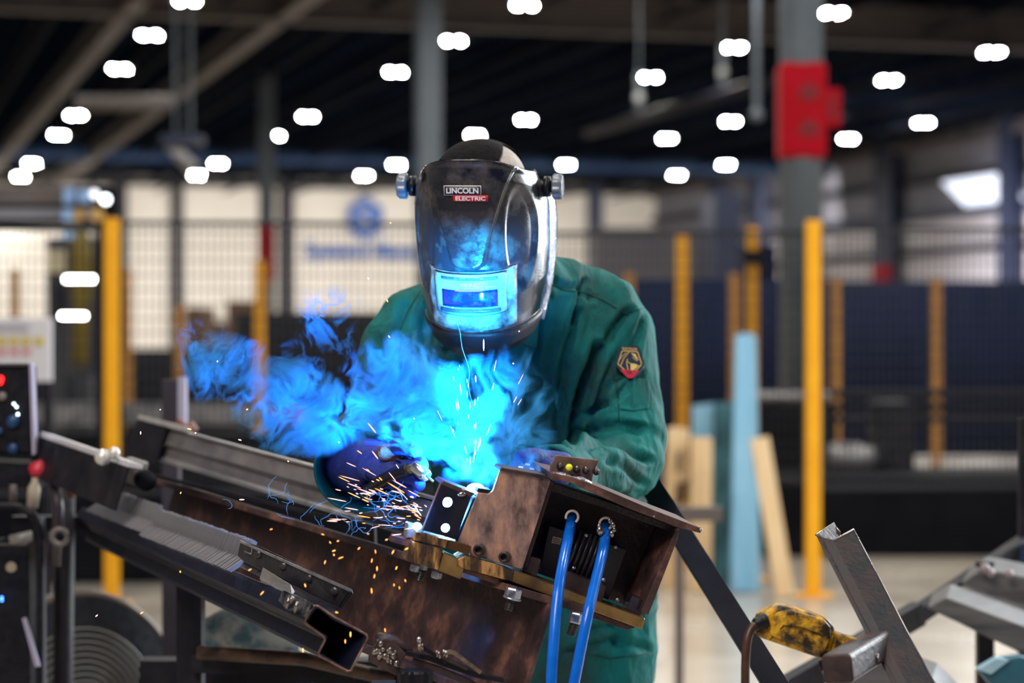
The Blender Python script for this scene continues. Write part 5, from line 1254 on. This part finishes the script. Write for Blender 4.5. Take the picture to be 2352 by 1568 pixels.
board([(1590, 932), (1640, 926), (1642, gnd(12.15)), (1592, gnd(12.15))], 12.15, .03, lblue_m, 'light blue board whose top looks out above the upright pale board')
board([(1640, 926), (1690, 924), (1692, gnd(12.12)), (1638, gnd(12.12))], 12.10, .05, teal_m, 'weathered dark teal board between the pale board and the tall light blue board')
board([(1690, 775), (1698, 766), (1728, 766), (1737, 776), (1748, gnd(12.0)), (1678, gnd(12.0))], 11.95, .06, lblue_m, 'tall light blue board rising in front of the yellow post')
board([(1724, 1010), (1766, 1002), (1826, gnd(11.7)-6), (1784, gnd(11.7))], 11.70, .05, wood_m, 'pale timber board leaning aslant beside the tall light blue board')
t = thing('work_rest', fl(1560, 8.2), 'small grey steel rest seen just above the tip of the fixture roof', 'stand')
MB().box(P(1600, 1180, 8.2), (.18, 0, 0), (0, .05, 0), (0, 0, .05)).build('rest_bar', joist_m, t)
MB().box(Vector((P(1560, 784, 8.2).x, 8.2, P(0, 1180, 8.2).z/2-.012)), (.03, 0, 0), (0, .03, 0), (0, 0, P(0, 1180, 8.2).z-.025)).build('leg', joist_m, t)

# ================================================================== WELDING POWER SOURCE AND FAN, LEFT EDGE
Yw = 4.9
wp_ = thing('welding_machine', fl(10, Yw), 'black welding machine on a trolley with a lavender side edge, at the left edge', 'welding machine')
slab('cabinet', [(-160, 838), (70, 838), (74, 1042), (-160, 1042)], Yw, .07, blackp, wp_, .006)
slab('side_edge', [(66, 834), (74, 834), (82, 1043), (73, 1046)], Yw-.012, .03, lav_m, wp_, .002)
slab('top_edge', [(-160, 834), (70, 834), (70, 841), (-160, 841)], Yw-.01, .03, mk('dim_grey_edge', (.05, .05, .06), None, rough=.4), wp_, .001)
ledr = mk('red_led', (1, .01, .01), None, emit=5); ledw = mk('white_led', (.75, .95, 1), None, emit=7); ledb = mk('blue_led', (.05, .2, 1), None, emit=9)
for x, y, r_, m_ in ((1, 870, .007, ledr), (0, 877, .006, ledr), (32, 927, .0022, ledw), (38, 934, .0022, ledw), (41, 951, .0024, ledw)):
    MB().lathe(P(x, y, Yw-.004), (0, -1, 0), [(0, 0), (0, r_), (.003, r_*.8), (.003, 0)], 12).build('display_light', m_, wp_)
for x, y, r_, m_ in ((6, 910, .010, mk('dial_grey', (.20, .18, .17), None, rough=.4)), (30, 968, .015, mk('dial_blue', (.008, .05, .16), None, rough=.4)), (30, 1030, .012, mk('dial_blue', (.008, .05, .16))), (0, 990, .008, mk('dial_blue', (.008, .05, .16)))):
    MB().lathe(P(x, y, Yw-.002), (0, -1, 0), [(0, 0), (0, r_), (.010, r_*.85), (.010, 0)], 20).build('dial', m_, wp_, smooth=True)
slab('lower_cabinet', [(-160, 1046), (96, 1062), (92, 1120), (-160, 1130)], Yw-.02, .07, blackp, wp_, .004)
slab('base_box', [(-160, 1245), (68, 1245), (72, 1700), (-160, 1700)], Yw-.05, .07, blackp, wp_, .006)
slab('frame_post', [(88, 1190), (98, 1190), (104, 1800), (92, 1800)], Yw-.06, .03, mk('dim_blue_post', (.014, .018, .04), None, rough=.4), wp_, .002)
MB().tube(curve_pts(PP([(-60, 1164, 4.8), (30, 1160, 4.8), (62, 1174, 4.8), (82, 1192, 4.8), (92, 1250, 4.8), (92, 1600, 4.8)])), .0085, 10).build('handle_rail', blackp, wp_, smooth=True)
MB().tube([P(24, 1240, 4.78), P(74, 1230, 4.78)], .011, 12).build('handle_grip', mk('grey_grip', (.16, .16, .15), (.24, .24, .23), 30, .35), wp_, smooth=True)
MB().tube([P(-30, 1242, 4.79), P(26, 1240, 4.79)], .006, 10).build('grip_shaft', blackp, wp_, smooth=True)
MB().lathe(P(26, 1302, 4.80), (0, -1, 0), [(0, 0), (0, .011), (.006, .010), (.006, 0)], 16).build('round_label', mk('cream_label', (.34, .28, .22), None, rough=.5), wp_)
for y, m_ in ((1372, ledb), (1378, ledb)):
    MB().lathe(P(4, y, 4.80), (0, -1, 0), [(0, 0), (0, .0026), (.003, .002), (.003, 0)], 12).build('blue_light', m_, wp_)
slab('pale_strap', [(50, 1420), (60, 1418), (92, 1530), (80, 1532)], 4.78, .006, lav_m, wp_, .001)
for x, y, Y_ in ((-130, 1900, 4.95), (60, 1900, 4.95), (-130, 1900, 5.2), (60, 1900, 5.2)):
    MB().lathe(Vector((P(x, 784, Y_).x, Y_, .05)), (1, 0, 0), [(0, 0), (0, .05), (.03, .05), (.03, 0)], 20).build('wheel', blackp, wp_)
slab('trolley_tray', [(-160, 1690), (104, 1690), (104, 2130), (-160, 2130)], Yw, .07, blackp, wp_, .004)
# red cap, beige bottle and clamps beside it
tag(MB().lathe(P(72, 1086, 4.86), P(112, 1066, 4.86)-P(72, 1086, 4.86), [(0, 0), (0, .014), (.012, .019), (.030, .017), (.034, 0)], 18).build('red_valve_cap', mk('red_plastic', (.55, .01, .04), (.6, .05, .08), 20, .35), smooth=True), 'shiny red valve cap beside the black welding machine', 'cap')
tag(MB().lathe(P(74, 1165, 4.84), Vector((.1, 0, 1)), [(0, 0), (0, .012), (.040, .014), (.055, .007), (.062, .007), (.062, 0)], 18).build('beige_bottle', mk('beige_plastic', (.38, .34, .26), (.48, .43, .34), 20, .5), smooth=True), 'little beige bottle standing under the red valve cap', 'bottle')
tag(MB().lathe(P(30, 1150, 4.84), Vector((0, 0, 1)), [(0, 0), (0, .008), (.034, .008), (.036, 0)], 14).build('small_canister', mk('dusky_canister', (.12, .09, .09), None, rough=.5), smooth=True), 'small dusky canister on the trolley beside the beige bottle', 'canister')
t = thing('pipe_clamp', P(150, 1150, 4.8), 'blue and rusty clamp hanging under the dark angle with a pale edge', 'clamp')
MB().tube(PP([(166, 1052, 4.78), (160, 1085, 4.76), (150, 1115, 4.76)]), [.013, .017, .014], 14).build('blue_sleeve', mk('lavender_blue', (.10, .12, .22), (.17, .18, .30), 20, .4), t, smooth=True)
MB().tube(PP([(186, 1058, 4.80), (180, 1100, 4.80), (160, 1140, 4.80)]), .008, 10).build('rust_strap', mk('orange_rust', (.14, .035, .012), (.20, .06, .02), 20, .6), t, smooth=True)
MB().tube(PP([(140, 1040, 4.80), (136, 1070, 4.80)]), .010, 10).build('brass_nut', mk('dull_copper', (.22, .12, .09), None, rough=.4), t, smooth=True)
MB().tube(PP([(128, 1108, 4.80), (134, 1170, 4.80), (126, 1300, 4.80)]), .012, 12).build('lower_rod', mk('purple_black', (.03, .022, .034), (.05, .04, .05), 20, .4), t, smooth=True)
o = MB().tube([P(137+24*math.cos(a)*.72, 1232+24*math.sin(a)*.72, 4.72) for a in [2*math.pi*i/28 for i in range(29)]], .0060, 10).build('pipe_end_ring', mk('grey_ring', (.10, .09, .09), (.17, .155, .15), 20, .4), smooth=True)
tag(o, 'round open grey pipe end facing out between the welding machine and the long beams', 'pipe')
tag(MB().tube(PP([(137, 1232, 4.76), (120, 1225, 5.4)]), .012, 16).build('black_pipe', blackc_m, smooth=True), 'black pipe running back from the round grey pipe end', 'pipe')
t = thing('rear_stand', fl(150, 5.0), 'thin dark stand post carrying the far ends of the long beams', 'stand')
MB().tube([P(150, 1050, 5.0), Vector((P(140, 784, 5.0).x, 5.0, 0))], .022, 12).build('post', dark_m, t, smooth=True)
MB().box(P(210, 1200, 5.02), (.34, 0, 0), (0, .04, 0), (0, 0, .03)).build('cross_arm', dark_m, t)
# floor fan: black ring, wire guard
fc = P(112, 1650, 5.6); fn = Vector((.70, -.70, .10)).normalized()
fan = thing('floor_fan', Vector((fc.x, fc.y, 0)), 'black drum fan with a curved hood and grey wire guard on the floor, lower corner', 'fan')
fu = Vector((0, 0, 1)); fu = (fu-fn*fu.dot(fn)).normalized(); fv = fn.cross(fu)
def ring(rad, h, wd, name, mat, par, tr=None):
    pts = [fc+fn*h+(fu*math.cos(a)+fv*math.sin(a))*rad for a in [2*math.pi*i/64 for i in range(65)]]
    return MB().tube(pts, wd, 8, False).build(name, mat, par, smooth=True)
MB().lathe(fc-fn*.14, fn, [(0, .300), (.28, .300), (.28, .286), (0, .286), (0, .300)], 64).build('drum', mk('drum_black', (.012, .011, .012), (.03, .026, .022), 4, .4), fan, smooth=True)
ring(.300, .14, .009, 'front_rim', mk('rim_brown', (.08, .06, .045), (.14, .10, .07), 8, .35), fan)
MB().lathe(fc+fn*.142, fn, [(0, .295), (.004, .295), (.004, .215), (0, .215), (0, .295)], 64).build('front_band', blackp, fan, smooth=False)
gm = MB()
for rr2 in [0.03+.0155*i for i in range(13)]:
    pts = [fc+fn*.15+(fu*math.cos(a)+fv*math.sin(a))*rr2 for a in [2*math.pi*i/48 for i in range(49)]]
    gm.tube(pts, .0026, 5, False)
gm.build('wire_guard', mk('guard_wire', (.26, .25, .24), None, rough=.35, metal=.5), fan, smooth=True)
for k_ in range(4):
    a = k_*math.pi/2+.4
    q = [fc+fn*.02+(fu*math.cos(a+d_)+fv*math.sin(a+d_))*r_+fn*h_ for r_, d_, h_ in ((.05, -.15, .0), (.24, -.25, -.03), (.26, .25, .04), (.06, .35, .03))]
    MB().add(q, [(0, 1, 2, 3)]).build('blade', mk('fan_blade', (.06, .06, .065), None, rough=.4), fan, solid=.004)
MB().lathe(fc-fn*.06, fn, [(0, 0), (0, .06), (.10, .05), (.11, 0)], 24).build('hub', blackp, fan, smooth=True)
for s in (-1, 1): MB().tube([fc+fv*s*.31, Vector((fc.x+fv.x*s*.34, fc.y+fv.y*s*.34, 0))], .015, 10).build('stand_leg', dark_m, fan, smooth=True)
MB().tube([fc+fv*.30, fc+fv*.35], .022, 14).build('tilt_knob', blackp, fan, smooth=True)

# ================================================================== SPARKS
random.seed(21)
sp_m = mk('spark_glow', (1, .46, .38), None, emit=2.4); spo_m = mk('spark_orange', (1, .34, .07), None, emit=3.4)
def spark_proto(nm, mat):
    prof = [(0, .02), (.1, .62), (.35, 1), (.75, .9), (1, .05)]
    m = MB().lathe((0, 0, -.5), (0, 0, 1), [(h_, r_*.5) for h_, r_ in prof], 8); return m.build(nm, mat, smooth=True)
protos = {}
def spark(x0, y0, x1, y1, Y, wpx, mat, lab, grp):
    key = mat.name
    if key not in protos: o = spark_proto('spark', mat); protos[key] = o
    else: o = protos[key].copy(); COL.objects.link(o)
    a = P(x0, y0, Y); b = P(x1, y1, Y+random.uniform(-.01, .01)); L = max((b-a).length, .0012); w_ = wpx/FPX*Y
    q = (b-a).to_track_quat('Z', 'Y')
    o.matrix_world = Matrix.Translation((a+b)/2)@q.to_matrix().to_4x4()@Matrix.Diagonal((w_, w_, L, 1))
    tag(o, lab, 'spark', grp)
G1 = ('bright pink-white spark shooting out towards the blue glove from the weld', 'sparks between the U bracket and the glove')
G2 = ('short glowing orange spark falling in front of the rusty beam', 'sparks falling in front of the rusty beam')
G3 = ('thin spark rising in the blue smoke over the weld', 'sparks rising through the smoke')
for i in range(95):
    an = math.radians(random.gauss(197, 16)); rr2 = random.uniform(20, 215)**1.0
    cx, cy = 992+random.uniform(-12, 8), 1208+random.uniform(-60, 10)
    x = cx+math.cos(an)*rr2; y = cy+math.sin(an)*rr2; L = random.choice([5, 7, 9, 14, 20, 30, 40])*random.uniform(.7, 1.2)
    if y > 1235+(x-900)*.25: continue
    spark(x, y, x+math.cos(an)*L, y+math.sin(an)*L, random.uniform(3.28, 3.38), random.uniform(1.2, 2.1), sp_m if random.random() < .7 else spo_m, *G1)
for i in range(38):
    an = math.radians(random.gauss(268, 13)); rr2 = random.uniform(30, 260); L = random.choice([6, 10, 18, 28])
    x = 1082+math.cos(an)*rr2; y = 1100+math.sin(an)*rr2
    spark(x, y, x+math.cos(an)*L, y+math.sin(an)*L, random.uniform(3.36, 3.42), random.uniform(.8, 1.4), sp_m, *G3)
for x, y, dx, dy in ((757, 1243, 3, 5), (774, 1243, 5, -2), (700, 1340, 2, 8), (745, 1295, 3, -9), (763, 1266, 8, -3), (766, 1272, 2, 4), (777, 1283, 12, -5), (822, 1262, 5, -6), (862, 1262, 1, 9), (855, 1282, -2, 10), (866, 1300, 0, 11),
                     (861, 1318, -2, 10), (853, 1350, 1, 13), (905, 1263, -5, 9), (912, 1300, -3, 8), (905, 1340, 0, 6), (917, 1346, 1, 7), (930, 1262, 8, -4), (885, 1240, 6, -2), (620, 1216, 6, -2), (570, 1310, 8, -4), (598, 1366, 8, -9),
                     (805, 1450, 0, 13), (793, 1468, 0, 9), (770, 1405, 7, 2), (696, 1488, 0, 10), (884, 1442, 1, 9), (930, 1330, 2, 6), (843, 1225, 5, 1), (738, 1226, 7, 2)):
    spark(x, y, x+dx, y+dy, 3.16, random.uniform(1.8, 3.0), spo_m, *G2)
for x, y, dx, dy, Y_, l in ((219, 1416, 6, -5, 3.5, 'lone orange spark over the floor beside the drum fan'), (322, 1409, 7, -4, 3.5, 'lone orange spark over the floor beside the trestle leg'), (323, 990, 0, 8, 3.5, 'small vertical spark at the end of the grey rail'),
                            (430, 984, 10, 2, 3.5, 'bright spark before the rusty pink clamp jaws'), (447, 995, 4, -2, 3.5, 'tiny spark close to the rusty pink clamp jaws'), (547, 1009, 8, 2, 3.5, 'spark above the middle of the grey rail'),
                            (367, 941, 2, -1, 3.5, 'tiny spark near the top of the dark stop post'), (565, 941, 5, -2, 3.5, 'spark under the edge of the smoke beside the yellow post'), (498, 831, 3, -3, 3.5, 'tiny pinkish spark inside the outer smoke'),
                            (414, 1134, 2, -5, 3.5, 'tiny spark over the far part of the rusty beam'), (414, 1315, 0, -5, 3.3, 'tiny spark before the dark channel'), (549, 1147, 13, 0, 3.5, 'spark lying flat over the top edge of the rusty beam'),
                            (845, 637, 2, 5, 3.6, 'spark high beside the lower wall sign lettering'), (888, 687, 3, 7, 3.6, 'spark high beside the green shoulder'), (892, 770, 4, 6, 3.6, 'spark over the chest side of the green sleeve'),
                            (896, 511, 2, 2, 3.6, 'highest spark, beside the blue wall emblem'), (1039, 705, 2, 3, 3.55, 'white spark right under the helmet lens'), (1111, 778, 0, 28, 3.55, 'long vertical spark before the chin of the helmet'),
                            (1178, 834, 2, 1, 3.6, 'round spark on the chest under the collar'), (1092, 862, 1, 16, 3.6, 'spark on the front seam of the jacket'), (1191, 762, 3, -3, 3.55, 'tiny spark at the edge of the chin guard'), (660, 1058, 4, 2, 3.5, 'spark behind the middle of the grey rail'),
                            (777, 1015, 3, 1, 3.5, 'tiny spark at the green cuff'), (950, 960, 2, 2, 3.5, 'spark inside the brightest smoke')):
    spark(x, y, x+dx, y+dy, Y_, 3.2, spo_m if y > 900 else sp_m, l, None) if False else None
    key = 'spark_glow' if x % 2 else 'spark_orange'
    o = protos[key].copy(); COL.objects.link(o)
    a = P(x, y, Y_); b = P(x+dx, y+dy, Y_); q = (b-a).to_track_quat('Z', 'Y'); w_ = 2.8/FPX*Y_
    o.matrix_world = Matrix.Translation((a+b)/2)@q.to_matrix().to_4x4()@Matrix.Diagonal((w_, w_, max((b-a).length, .0025), 1))
    tag(o, l, 'spark'); 
    if 'group' in o: del o['group']
# curling fume threads around the weld
th_m = mk('fume_thread', (.10, .40, .95), None, rough=.8)
_b = th_m.node_tree.nodes['Principled BSDF']; _b.inputs['Subsurface Weight'].default_value = 0
ft = MB(); random.seed(5)
def thread(x, y, n_, step, Y_, turn, r_=.00038):
    an = random.uniform(0, 6.28); pts = []
    for i in range(n_):
        pts.append(P(x, y, Y_)); an += random.gauss(0, turn); x += math.cos(an)*step; y += math.sin(an)*step*.8; Y_ += random.gauss(0, .001)
    ft.tube(pts, [r_*(.4+.6*math.sin(math.pi*(i+.5)/n_)) for i in range(n_)], 5)
for i in range(26): thread(random.gauss(880, 55), random.gauss(1175, 28), random.randint(14, 40), 3.2, random.uniform(3.30, 3.38), .35)
for i in range(10): thread(random.gauss(680, 60), random.gauss(1165, 20), random.randint(10, 24), 3.2, random.uniform(3.34, 3.42), .3, .0004)
pts = curve_pts(PP([(1046, 735, 3.55), (1056, 760, 3.55), (1062, 800, 3.55), (1078, 850, 3.55), (1076, 885, 3.55), (1084, 925, 3.55)])); ft.tube(pts, .0003, 5)
tag(ft.build('fume_threads', th_m, smooth=True), 'thin blue curling fume threads around the weld', 'fume', kind='stuff')

# ================================================================== SMOKE
# a real volume: noise-filled cloud grown between the weld and the jacket
BL = [  # px, py, Y, radius x, radius y (px), radius in depth (m), amount
    (1088, 1075, 3.43, 75, 75, .045, .85), (1062, 1000, 3.49, 95, 75, .055, .80), (1130, 1000, 3.50, 80, 90, .055, .6), (1160, 900, 3.56, 100, 110, .055, .36), (1210, 960, 3.56, 80, 130, .05, .34),
    (985, 905, 3.54, 105, 85, .055, .95), (900, 850, 3.56, 110, 95, .055, .75), (860, 940, 3.56, 120, 75, .055, .9), (740, 985, 3.56, 120, 65, .055, 1.0), (700, 910, 3.58, 120, 95, .055, 1.0),
    (625, 860, 3.60, 90, 95, .055, .62), (620, 960, 3.60, 80, 70, .05, .50), (520, 860, 3.62, 110, 100, .05, .36), (455, 840, 3.62, 70, 130, .045, .30), (745, 745, 3.62, 90, 95, .05, .34), (790, 700, 3.62, 60, 70, .045, .22),
    (960, 1010, 3.49, 110, 60, .045, .55), (1170, 1060, 3.45, 80, 60, .04, .6), (960, 780, 3.60, 70, 60, .04, .25)]
gt = bpy.data.node_groups.new('smoke_field', 'GeometryNodeTree')
gt.interface.new_socket('Geometry', in_out='INPUT', socket_type='NodeSocketGeometry'); gt.interface.new_socket('Geometry', in_out='OUTPUT', socket_type='NodeSocketGeometry')
N = gt.nodes; Lk = gt.links
def vm(op, a, b=None):
    n_ = N.new('ShaderNodeVectorMath'); n_.operation = op
    for i, x in enumerate((a, b)):
        if x is None: continue
        if isinstance(x, (tuple, Vector)): n_.inputs[i].default_value = tuple(x)
        elif isinstance(x, (int, float)): (n_.inputs['Scale'] if op == 'SCALE' else n_.inputs[i]).default_value = x
        else: Lk.new(x, n_.inputs[i])
    return n_.outputs['Value'] if op in ('LENGTH', 'DOT_PRODUCT', 'DISTANCE') else n_.outputs['Vector']
def mth(op, a, b=None, clamp=False):
    n_ = N.new('ShaderNodeMath'); n_.operation = op; n_.use_clamp = clamp
    for i, x in enumerate((a, b)):
        if x is None: continue
        if isinstance(x, (int, float)): n_.inputs[i].default_value = x
        else: Lk.new(x, n_.inputs[i])
    return n_.outputs[0]
def noi(vec, scale, det, rough=.55, color=False, dist=0, lac=2.0):
    n_ = N.new('ShaderNodeTexNoise'); n_.inputs['Scale'].default_value = scale; n_.inputs['Detail'].default_value = det; n_.inputs['Roughness'].default_value = rough
    n_.inputs['Distortion'].default_value = dist; n_.inputs['Lacunarity'].default_value = lac
    Lk.new(vec, n_.inputs['Vector']); return n_.outputs['Color' if color else 'Fac']
pos0 = N.new('GeometryNodeInputPosition').outputs[0]; pos = vm('MULTIPLY', pos0, (1, .5, 1))
w1 = vm('SCALE', vm('SUBTRACT', noi(pos, 6.5, 2, .5, True), (.5, .5, .5)), .16)
p1 = vm('ADD', pos, w1)
w2 = vm('SCALE', vm('SUBTRACT', noi(p1, 19, 2, .5, True), (.5, .5, .5)), .055)
p2 = vm('ADD', p1, w2)
env = None
pe = vm('ADD', pos, vm('SCALE', vm('SUBTRACT', noi(pos, 11, 2, .5, True), (.5, .5, .5)), .12))
pe = vm('ADD', pos0, vm('SUBTRACT', pe, pos))
for bx_, by_, bY, rx_, ry_, rd_, am in BL:
    c = P(bx_, by_, bY); k_ = bY/FPX
    dv = vm('MULTIPLY', vm('SUBTRACT', pe, c), (1/(rx_*k_), 1/rd_, 1/(ry_*k_)))
    e_ = mth('MULTIPLY', mth('SUBTRACT', 1.0, vm('LENGTH', dv), True), am*1.7)
    env = e_ if env is None else mth('ADD', env, e_)
env = mth('MINIMUM', env, 1.5)
st = vm('MULTIPLY', p2, (1.0, .45, .85))
r1 = noi(st, 19, 4, .60, dist=.9)
ridge = mth('SUBTRACT', 1.0, mth('MULTIPLY', mth('ABSOLUTE', mth('SUBTRACT', r1, .5)), 7.5), True)       # sheets folded into wisps
ridge = mth('POWER', ridge, 2.5)
r3 = noi(st, 52, 3, .6, dist=.8)
ridge3 = mth('POWER', mth('SUBTRACT', 1.0, mth('MULTIPLY', mth('ABSOLUTE', mth('SUBTRACT', r3, .5)), 8.0), True), 2.0)
r2 = noi(st, 9, 6, .62, dist=.5)
body = mth('MULTIPLY', mth('SUBTRACT', r2, .44, True), 3.4)
fld = mth('ADD', mth('ADD', mth('MULTIPLY', ridge, 1.5), mth('MULTIPLY', ridge3, mth('MULTIPLY', body, 2.6))), mth('MULTIPLY', body, .16))
dens = mth('MULTIPLY', mth('MULTIPLY', env, fld), 1.0)
dens = mth('SUBTRACT', dens, .012, True) if False else mth('MAXIMUM', mth('SUBTRACT', dens, .07), 0.0)
vc = N.new('GeometryNodeVolumeCube')
lo = P(385, 1150, 3.72); hi = P(1310, 610, 3.72)
vc.inputs['Min'].default_value = (lo.x, 3.37, lo.z); vc.inputs['Max'].default_value = (hi.x, 3.70, hi.z)
vc.inputs['Resolution X'].default_value = 430; vc.inputs['Resolution Y'].default_value = 90; vc.inputs['Resolution Z'].default_value = 260
Lk.new(dens, vc.inputs['Density'])
smk = bpy.data.materials.new('blue_smoke'); smk.use_nodes = True; nt = smk.node_tree; nt.nodes.clear()
pv = nt.nodes.new('ShaderNodeVolumePrincipled'); out = nt.nodes.new('ShaderNodeOutputMaterial')
pv.inputs['Color'].default_value = (.10, .56, 1, 1); pv.inputs['Density'].default_value = 30; pv.inputs['Anisotropy'].default_value = .15
nt.links.new(pv.outputs[0], out.inputs['Volume'])
sm_ = N.new('GeometryNodeSetMaterial'); sm_.inputs['Material'].default_value = smk
go = N.new('NodeGroupOutput'); N.new('NodeGroupInput')
Lk.new(vc.outputs[0], sm_.inputs[0]); Lk.new(sm_.outputs[0], go.inputs[0])
me = bpy.data.meshes.new('weld_smoke'); me.from_pydata([(0, 3.7, 1.1), (.001, 3.7, 1.1), (0, 3.7, 1.101)], [], [(0, 1, 2)])
so = bpy.data.objects.new('weld_smoke', me); COL.objects.link(so); me.materials.append(smk)
md = so.modifiers.new('smoke', 'NODES'); md.node_group = gt
tag(so, 'glowing blue welding smoke curling up in front of the green jacket and drifting off to the yellow post', 'smoke', kind='stuff')
